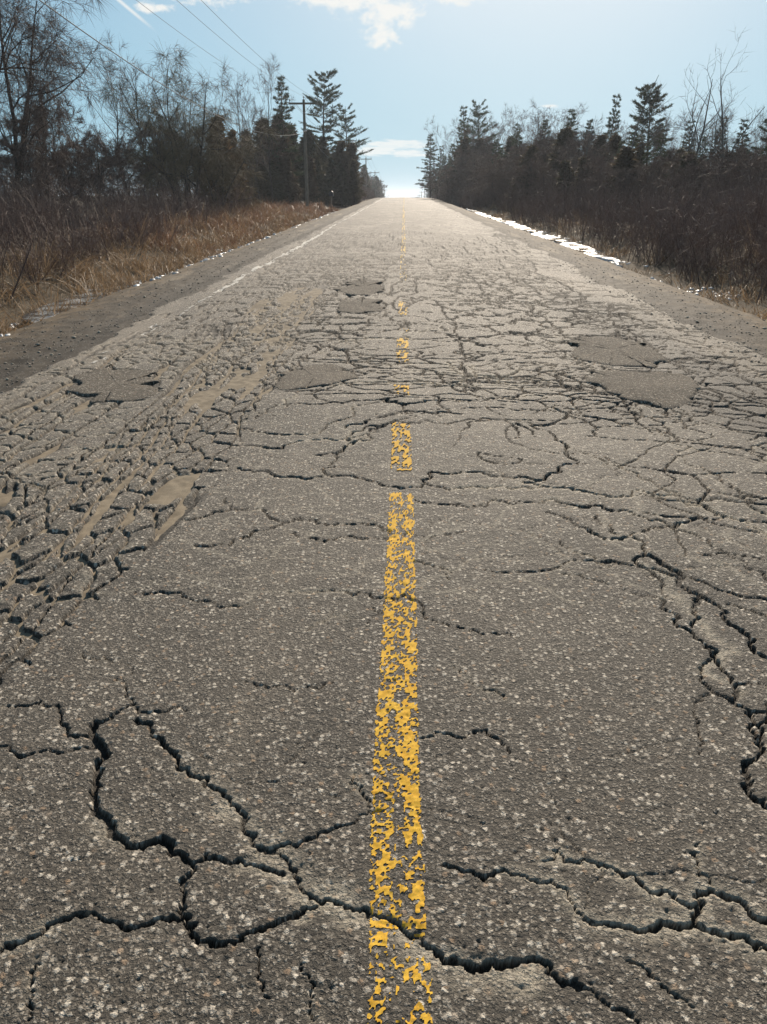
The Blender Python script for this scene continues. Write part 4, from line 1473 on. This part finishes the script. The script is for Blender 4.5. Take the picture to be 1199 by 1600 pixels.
def landmark(px):
    for lim, txt in ((735, "left of the flat-topped pine"), (800, "just right of the flat-topped pine"), (880, "left of the thin spruce"),
                     (940, "between the thin spruce and the narrow spruce"), (1006, "between the narrow spruce and the broad dark pine"),
                     (1090, "around the forked dead tree"), (1150, "around the tallest dead tree")):
        if px < lim:
            return txt
    return "toward the photo's right edge"


TOPS = [(680, 240), (700, 225), (760, 215), (830, 212), (900, 212), (960, 215), (1040, 222), (1120, 225), (1199, 232), (1400, 235)]
DIST = [(680, 150), (700, 128), (760, 92), (850, 66), (950, 52), (1050, 45), (1199, 38), (1400, 34)]
px = 684.0
k = 0
while px < 1400:
    top = np.interp(px, [a for a, b in TOPS], [b for a, b in TOPS]) + rr.uniform(-14, 22)
    Y = np.interp(px, [a for a, b in DIST], [b for a, b in DIST]) * rr.uniform(0.95, 1.15)
    kd = rr.choice(['cedar0', 'cedar1', 'cedar2', 'spruce0', 'spruce1', 'twig0', 'twig1', 'twig0'])
    tree_px(kd, "conifer_tree" if kd[:4] != 'twig' else "twiggy_tree", px, top, Y,
            ("dark conifer in the right-hand tree wall, " if kd[:4] != 'twig' else "leafless twiggy tree in the right-hand wall, ") + landmark(px),
            "tree", "conifers of the right-hand tree wall" if kd[:4] != 'twig' else "twiggy trees of the right-hand wall", wide=rr.uniform(1.0, 1.3))
    px += rr.uniform(7, 13) * (1 + (px - 680) / 900)
    k += 1
for k in range(34):      # lower front rank
    px = 690 + k * 17
    Y = np.interp(px, [a for a, b in DIST], [b for a, b in DIST]) * 0.86
    tree_px(rr.choice(['twig0', 'twig0', 'twig1', 'cedar2', 'twig1']), "undergrowth_tree", px + rr.uniform(-8, 8), rr.uniform(228, 258), Y,
            "low bushy front-rank tree on the right, " + landmark(px), "tree", "front rank of the right-hand wall", wide=1.35)
for k in range(26):      # bare tops showing over the wall
    px = 700 + k * 20 + rr.uniform(-12, 12)
    Y = np.interp(px, [a for a, b in DIST], [b for a, b in DIST]) * 1.2
    tree_px(rr.choice(['bare0', 'bare1', 'bare2']), "bare_tree", px, rr.uniform(165, 215), Y, "thin bare treetop above the right-hand conifers, " + landmark(px), "tree",
            "bare treetops over the right-hand wall")
for k in range(16):
    Y = 150 + k * 16 + rr.uniform(-5, 5)
    tree(rr.choice(['cedar0', 'cedar1', 'spruce0', 'spruce1']), "roadside_tree", 10.5 + rr.uniform(0, 4), Y, rr.uniform(0.80, 1.0) * np.interp(Y, [120, 180, 225, 309, 430], [8.0, 8.5, 9.5, 11.0, 13.0]), "tree in the far right tree line beyond the crest", "tree",
         "far right tree line", wide=1.1)


# ---------------------------------------------------------------- thickets, grass
def thicket(name, seed, spots, mat, label):
    """leafless brush: bundles of fine stems with side twigs, one mass"""
    rng = np.random.default_rng(seed)
    S = Soup()
    for (x, y, h, n) in spots:
        z = float(ground_z(x, y))
        base = np.column_stack([x + rng.normal(0, 0.22, n), y + rng.normal(0, 0.22, n), np.full(n, z - 0.05)])
        d = unit(np.column_stack([rng.normal(0, 0.30, n), rng.normal(0, 0.30, n), np.ones(n)]))
        L = h * rng.uniform(0.55, 1.08, n)
        w = (0.007 + 0.00022 * y) * np.where(rng.random(n) < 0.1, 2.6, 1.0)
        S.blades(base, d, L, w, rng.uniform(-0.1, 0.3, n), rng, seg=2)
        m = 9
        t = rng.uniform(0.18, 0.9, (n, m))
        q = base[:, None, :] + d[:, None, :] * (L[:, None] * t)[:, :, None]
        dd = unit(d[:, None, :] * 0.7 + rng.normal(0, 0.6, (n, m, 3)))
        l2 = (L[:, None] * (1 - t) * 0.55 + 0.12) * rng.uniform(0.5, 1.1, (n, m))
        S.blades(q.reshape(-1, 3), dd.reshape(-1, 3), l2.ravel(), np.repeat(np.minimum(w, 0.009 + 0.00022 * y) * 0.7, m), 0.0, rng)
    o = obj(name, S.mesh(name), mat, label=label, kind="stuff")
    return o


rr = random.Random(21)
spots = []
for _ in range(430):
    Y = 7.5 * (48 / 7.5) ** rr.random()
    X = -(6.5 + 0.045 * Y) - rr.random() ** 1.2 * (5 + 0.22 * Y)
    if X < -0.62 * Y - 3:
        continue
    spots.append((X, Y, rr.uniform(1.4, 2.8) * (0.7 if X > -8.0 else 1.0), 15))
for _ in range(110):
    spots.append((-rr.uniform(5.9, 10.0), rr.uniform(96, 170), rr.uniform(1.6, 3.2), 12))
thicket("leafless_thicket", 61, spots, M_STEM, "grey leafless brush thicket behind the dry grass on the left")
spots = []
for _ in range(760):
    Y = 8.5 * (95 / 8.5) ** rr.random()
    X = (6.5 + 0.004 * Y) + rr.random() ** 1.2 * (4 + 0.22 * Y)
    if X > 0.66 * Y + 3:
        continue
    spots.append((X, Y, rr.uniform(1.5, 3.2) * (0.7 if X < 7.4 else 1.0), 15))
for _ in range(150):
    spots.append((rr.uniform(5.7, 9.5), rr.uniform(70, 165), rr.uniform(1.8, 3.4), 12))
thicket("leafless_thicket", 62, spots, M_STEM, "dark shaded brush thicket along the right ditch")


def grass(name, seed, n, ylo, yhi, xf, hf, mat, label, wf=lambda Y: 0.006 + 0.0003 * Y, clump=0.28):
    rng = np.random.default_rng(seed)
    nc = n // 22
    Yc = ylo * (yhi / ylo) ** rng.random(nc)
    Xc = xf(Yc, rng)
    tuss = fbm(Xc * 1.3, Yc * 0.8, 2, seed + 1) + rng.normal(0, 0.06, nc) > 0.41
    Xc, Yc = Xc[tuss], Yc[tuss]
    nc = len(Xc)
    Y = (Yc[:, None] + rng.normal(0, clump * 0.6, (nc, 22))).ravel()
    X = (Xc[:, None] + rng.normal(0, clump * 0.6, (nc, 22))).ravel()
    lean = np.repeat(rng.normal(0, 0.6, (nc, 2)), 22, 0) + rng.normal(0, 0.35, (len(X), 2))
    h = np.repeat(hf(Xc, Yc, rng), 22) * rng.uniform(0.35, 1.25, len(X)) * (0.45 + 1.1 * fbm(X * 0.9, Y * 0.6, 2, seed))
    keep = np.abs(X) > 4.75
    X, Y, lean, h = X[keep], Y[keep], lean[keep], h[keep]
    D = unit(np.column_stack([lean[:, 0], lean[:, 1], np.ones(len(X))]))
    S = Soup()
    S.blades(np.column_stack([X, Y, ground_z(X, Y) - 0.04]), D, h, wf(Y), rng.uniform(0.1, 0.75, len(X)), rng, seg=2)
    return obj(name, S.mesh(name), mat, label=label, kind="stuff")


grass("dry_grass", 71, 44000, 5.0, 55, lambda Y, r: -(5.15 + 0.012 * Y + r.random(len(Y)) ** 1.4 * (3.2 + 0.03 * Y)),
      lambda X, Y, r: np.interp(-X, [5, 5.6, 8], [0.35, 0.75, 1.0]) * r.uniform(0.45, 1.4, len(X)), M_GRASS, "tan dry grass along the left ditch")
grass("russet_sedge", 72, 26000, 24.0, 75, lambda Y, r: -(5.9 + r.random(len(Y)) * (3.2 + 0.05 * Y)),
      lambda X, Y, r: r.uniform(0.7, 1.15, len(X)), M_SEDGE, "russet sedge bank below the utility pole")
grass("dry_grass", 73, 15000, 7.0, 75, lambda Y, r: (5.35 + r.random(len(Y)) ** 1.2 * (2.8 + 0.03 * Y)),
      lambda X, Y, r: np.interp(X, [5, 6, 8], [0.22, 0.55, 0.85]) * r.uniform(0.5, 1.3, len(X)), M_GRASS, "brown dry grass along the right ditch")


# ---------------------------------------------------------------- ice and snow left in the ditches
def ice_material(name, dark, pale):
    m, nt = material(name)
    n = nt.noise(nt.pos, 2.2, 5.0, 0.65)
    f = nt.noise(nt.pos, 30.0, 4.0, 0.65)
    c = nt.mix(nt.ramp(n, 0.42, 0.62), dark, pale)
    nt.l.new(c, nt.bs.inputs['Base Color'])
    nt.l.new(nt.ramp(n, 0.4, 0.65, 0.12, 0.5), nt.bs.inputs['Roughness'])
    nt.bs.inputs['Specular IOR Level'].default_value = 0.5
    bp = nt.node('ShaderNodeBump')
    bp.inputs['Strength'].default_value = 0.5
    nt.l.new(nt.math('ADD', nt.math('MULTIPLY', f, 0.012), nt.math('MULTIPLY', n, 0.05)), bp.inputs['Height'])
    nt.l.new(bp.outputs[0], nt.bs.inputs['Normal'])
    return m


M_ICE = ice_material("ditch_ice", (0.16, 0.17, 0.18), (0.52, 0.54, 0.56))
M_DIRTY = ice_material("muddy_ice", (0.06, 0.055, 0.05), (0.20, 0.195, 0.185))


def ice_strip(side, x0, x1, y0, y1, seed, label, lvl, mat=None, hole=0.42):
    ys = np.geomspace(y0, y1, 420)
    V, F = [], []
    k = 15
    for i, y in enumerate(ys):
        t = i / (len(ys) - 1)
        taper = min(1, 6 * t, 6 * (1 - t))
        yy = np.array([y])
        a = x0 + (fbm(yy * 0.5, yy * 0, 3, seed)[0] - 0.5) * 0.7
        b = x1 + (fbm(yy * 0.5, yy * 0 + 5, 3, seed + 2)[0] - 0.5) * 0.8
        c = (a + b) / 2
        a, b = c + (a - c) * taper, c + (b - c) * taper
        for j in range(k):
            x = a + (b - a) * j / (k - 1)
            z = float(prof(y)) + lvl - (0.05 if j in (0, k - 1) else 0.0)
            V.append((side * x, y, z))
    for i in range(len(ys) - 1):
        for j in range(k - 1):
            q = i * k + j
            if fbm(np.array([V[q][0] * 3.0]), np.array([V[q][1] * 1.1]), 3, seed + 9)[0] < hole:
                continue
            F.append((q, q + 1, q + k + 1, q + k) if side > 0 else (q, q + k, q + k + 1, q + 1))
    return obj("ditch_ice", np_mesh("ditch_ice", V, F, True), mat or M_ICE, kind="structure", label=label)


ice_strip(1, 5.25, 5.95, 20, 75, 201, "bright ice strip in the right ditch", -0.25)
ice_strip(-1, 5.0, 6.0, 11.0, 16.5, 203, "grey frozen puddle at the left verge", -0.235, M_DIRTY)


def snow_material():
    m, nt = material("old_snow")
    n = nt.noise(nt.pos, 12.0, 4.0, 0.6)
    nt.l.new(nt.mix(nt.ramp(n, 0.3, 0.7), (0.34, 0.34, 0.34), (0.60, 0.61, 0.63)), nt.bs.inputs['Base Color'])
    nt.bs.inputs['Roughness'].default_value = 0.45
    return m


def snow_bits(name, side, seed, n, ylo, yhi, x0, x1, label):
    rng = np.random.default_rng(seed)
    S = Soup()
    for _ in range(n):
        Y = ylo * (yhi / ylo) ** rng.random()
        X = side * rng.triangular(x0, 0.5 * (x0 + x1), x1)
        if fbm(np.array([X * 0.9]), np.array([Y * 0.55]), 2, seed)[0] < 0.5:
            continue
        z = max(float(ground_z(X, Y)), float(shoulder_z(np.array(X), np.array(Y))))
        k = 9
        a = np.arange(k) / k * 2 * PI
        r = rng.uniform(0.01, 0.035 + 0.003 * Y) * rng.uniform(0.25, 1.4, k)
        sy = rng.uniform(1.0, 2.4)
        ring0 = np.column_stack([X + np.cos(a) * r, Y + np.sin(a) * r * sy, np.full(k, z - 0.04)])
        ring1 = np.column_stack([X + np.cos(a) * r * 0.75, Y + np.sin(a) * r * 0.75 * sy, z + rng.uniform(0.0, 0.03, k)])
        top = np.array([[X, Y, z + rng.uniform(0.01, 0.04)]])
        i = np.arange(k)
        j = (i + 1) % k
        F = np.concatenate([np.stack([i, j, k + j], -1), np.stack([i, k + j, k + i], -1), np.stack([k + i, k + j, np.full(k, 2 * k)], -1)])
        S.add(np.concatenate([ring0, ring1, top]), F)
    return obj(name, S.mesh(name), snow_material() if "old_snow" not in bpy.data.materials else bpy.data.materials["old_snow"], label=label, kind="stuff")


snow_bits("snow_remnants", -1, 301, 1000, 7.5, 65, 4.7, 6.3, "scraps of old snow along the left verge")
snow_bits("snow_remnants", 1, 302, 700, 9, 45, 4.9, 6.7, "scraps of old snow along the right ditch")


# ---------------------------------------------------------------- utility poles, wires, mailbox
M_WOOD = bark_material("weathered_pole_wood", (0.13, 0.105, 0.078), (0.24, 0.195, 0.145))
M_METAL = leaf_material("galvanised_metal", [(0.30, 0.30, 0.30), (0.34, 0.34, 0.34)], 0.0, 0.5, 0.5)
M_PORC = leaf_material("grey_insulator", [(0.20, 0.20, 0.21), (0.28, 0.28, 0.29)], 0.0, 0.3, 0.5)
M_WIRE = leaf_material("aluminium_wire", [(0.11, 0.11, 0.11), (0.14, 0.14, 0.14)], 0.0, 0.8, 0.2)
M_DARK = leaf_material("dark_painted_metal", [(0.02, 0.02, 0.022), (0.03, 0.03, 0.032)], 0.0, 0.5, 0.5)


def box_mesh(name, x0, x1, y0, y1, z0, z1):
    V = [(x, y, z) for z in (z0, z1) for y in (y0, y1) for x in (x0, x1)]
    F = [(0, 2, 3, 1), (4, 5, 7, 6), (0, 1, 5, 4), (2, 6, 7, 3), (0, 4, 6, 2), (1, 3, 7, 5)]
    return np_mesh(name, V, F)


def tube_mesh(name, P, R, sides=8):
    S = Soup()
    S.tube(P, R, sides)
    return S.mesh(name)


POLE_H = ray(477, 150).z / ray(477, 150).y * 70.0 + EYE - float(prof(70.0)) - 0.2
ARM_Z = POLE_H - 0.3
s_ = POLE_H
pole_me = tube_mesh("pole", [(0, 0, -0.6), (0, 0, 2), (0, 0, 5), (0, 0, s_ * 0.8), (0, 0, s_), (0, 0, s_ + 0.02)], [0.15, 0.14, 0.125, 0.11, 0.10, 0.02], 12)
arm_me = box_mesh("crossarm", -1.2, 1.2, -0.19, -0.09, ARM_Z - 0.07, ARM_Z + 0.07)
brace_me = {sg: tube_mesh("brace", [(sg * 0.6, -0.14, ARM_Z - 0.07), (0, -0.125, ARM_Z - 0.72)], [0.016, 0.016], 4) for sg in (-1, 1)}
ins_me = tube_mesh("insulator", [(0, 0, 0), (0, 0, 0.1), (0, 0, 0.11), (0, 0, 0.17), (0, 0, 0.18), (0, 0, 0.24), (0, 0, 0.26)], [0.018, 0.018, 0.06, 0.05, 0.065, 0.045, 0.01], 8)
clamp_me = box_mesh("cable_bracket", -0.03, 0.2, -0.2, -0.12, POLE_H * 0.72 - 0.06, POLE_H * 0.72 + 0.06)
INS = [(-1.12, -0.14, ARM_Z + 0.07), (1.12, -0.14, ARM_Z + 0.07), (0.0, 0.0, POLE_H)]


def utility_pole(X, Y, label, group=None, sink=0.0):
    e = bpy.data.objects.new("utility_pole", None)
    COL.objects.link(e)
    z = float(prof(Y)) - 0.05 - sink
    e.location = (X, Y, z)
    tag(e, label, "utility pole", group)
    obj("pole", pole_me, M_WOOD, e)
    arm = obj("crossarm", arm_me, M_WOOD, e)
    for sg in (-1, 1):
        obj("brace", brace_me[sg], M_METAL, e)
    for p in INS:
        obj("insulator", ins_me, M_PORC, e if p is INS[2] else arm, loc=p)
    obj("cable_bracket", clamp_me, M_METAL, e)
    return (X, Y, z)


PX = at_y(480, 70.0)
poles = [utility_pole(PX, 70.0 - 55, "weathered utility pole close by, out of the left edge"),
         utility_pole(PX, 70.0, "nearest utility pole with crossarm in front of the dark cedars"),
         utility_pole(PX, 125, "utility pole half hidden behind the ragged pine"),
         utility_pole(PX, 180, "distant left utility pole, first of the row past the pine"),
         utility_pole(PX, 235, "distant left utility pole, second of the row past the pine"),
         utility_pole(PX, 290, "distant left utility pole, third of the row past the pine"),
         utility_pole(PX, 345, "distant left utility pole, last of the row past the pine")]
rpoles = [utility_pole(8.6, 290 + 60 * k, "far right utility pole beyond the crest", "far right utility poles") for k in range(5)]


def span(name, A, B, sag, r, label, group):
    t = np.linspace(0, 1, 26)
    P = np.outer(1 - t, A) + np.outer(t, B)
    P[:, 2] -= sag * 4 * t * (1 - t)
    return obj(name, tube_mesh(name, P, np.full(26, r), 5), M_WIRE, label=label, category="wire", group=group)


for a, b in zip(poles[:-1], poles[1:]):
    first = a is poles[0]
    for k, p in enumerate(INS):
        A = np.array(a) + p + np.array([0, 0, 0.25])
        B = np.array(b) + p + np.array([0, 0, 0.25])
        if first:
            lab = ("overhead wire to the crossarm's left end, crossing the open sky", "overhead wire to the crossarm's right end", "overhead wire to the pole's very top")[k]
            span("power_line", A, B, 0.7, 0.008, lab, "overhead wires")
        else:
            span("power_line", A, B, 0.7, 0.012, "overhead wire running along the far row of left poles", "overhead wires beyond the nearest pole")
    A = np.array(a) + (0.18, -0.16, POLE_H * 0.72)
    B = np.array(b) + (0.18, -0.16, POLE_H * 0.72)
    span("overhead_cable", A, B, 1.5, 0.014, "thick sagging cable below the crossarm, nearest span" if first else "thick sagging cable beyond the nearest pole", None if first else "sagging cable spans")
for a, b in zip(rpoles[:-1], rpoles[1:]):
    for p in INS:
        span("power_line", np.array(a) + p + np.array([0, 0, 0.25]), np.array(b) + p + np.array([0, 0, 0.25]), 0.7, 0.012, "overhead wire along the far right poles", "far right wires")

# mailbox at the driveway on the left
mx, my = on_ground(571, 322)
my = min(my, 88.0)
mx = -6.3
mb = bpy.data.objects.new("mailbox", None)
COL.objects.link(mb)
mb.location = (mx, my, float(ground_z(mx, my)))
tag(mb, "small dark mailbox on a post by the far left driveway", "mailbox")
obj("post", box_mesh("post", -0.05, 0.05, -0.05, 0.05, -0.2, 1.2), M_WOOD, mb)
prof_pts = [(-0.14, 0), (0.14, 0), (0.14, 0.16)] + [(0.14 * math.cos(a), 0.16 + 0.14 * math.sin(a)) for a in np.linspace(0.3, PI - 0.3, 7)] + [(-0.14, 0.16)]
nP = len(prof_pts)
V = [(x * 1.4, -0.3, 1.2 + z * 1.4) for x, z in prof_pts] + [(x * 1.4, 0.3, 1.2 + z * 1.4) for x, z in prof_pts]
bm_me = bpy.data.meshes.new("box")
bm_me.from_pydata(V, [], [tuple(range(nP)), tuple(range(2 * nP - 1, nP - 1, -1))] + [(i, i + nP, (i + 1) % nP + nP, (i + 1) % nP) for i in range(nP)])
obj("box", bm_me, M_DARK, mb)
obj("flag", box_mesh("flag", 0.2, 0.215, -0.12, -0.06, 1.35, 1.62), M_DARK, mb)


# ---------------------------------------------------------------- thin winter air
hz_me = box_mesh("haze", -2150, 2150, -90, 4000, -25, 22)
hz_mat = bpy.data.materials.new("thin_haze")
hz_mat.use_nodes = True
hz_mat.node_tree.nodes.clear()
_o = hz_mat.node_tree.nodes.new('ShaderNodeOutputMaterial')
_v = hz_mat.node_tree.nodes.new('ShaderNodeVolumePrincipled')
_v.inputs['Color'].default_value = (0.80, 0.88, 1.0, 1)
_v.inputs['Density'].default_value = 0.00035
_v.inputs['Anisotropy'].default_value = 0.35
hz_mat.node_tree.links.new(_v.outputs[0], _o.inputs['Volume'])
obj("haze", hz_me, hz_mat, kind="stuff", label="thin pale winter haze in the air")
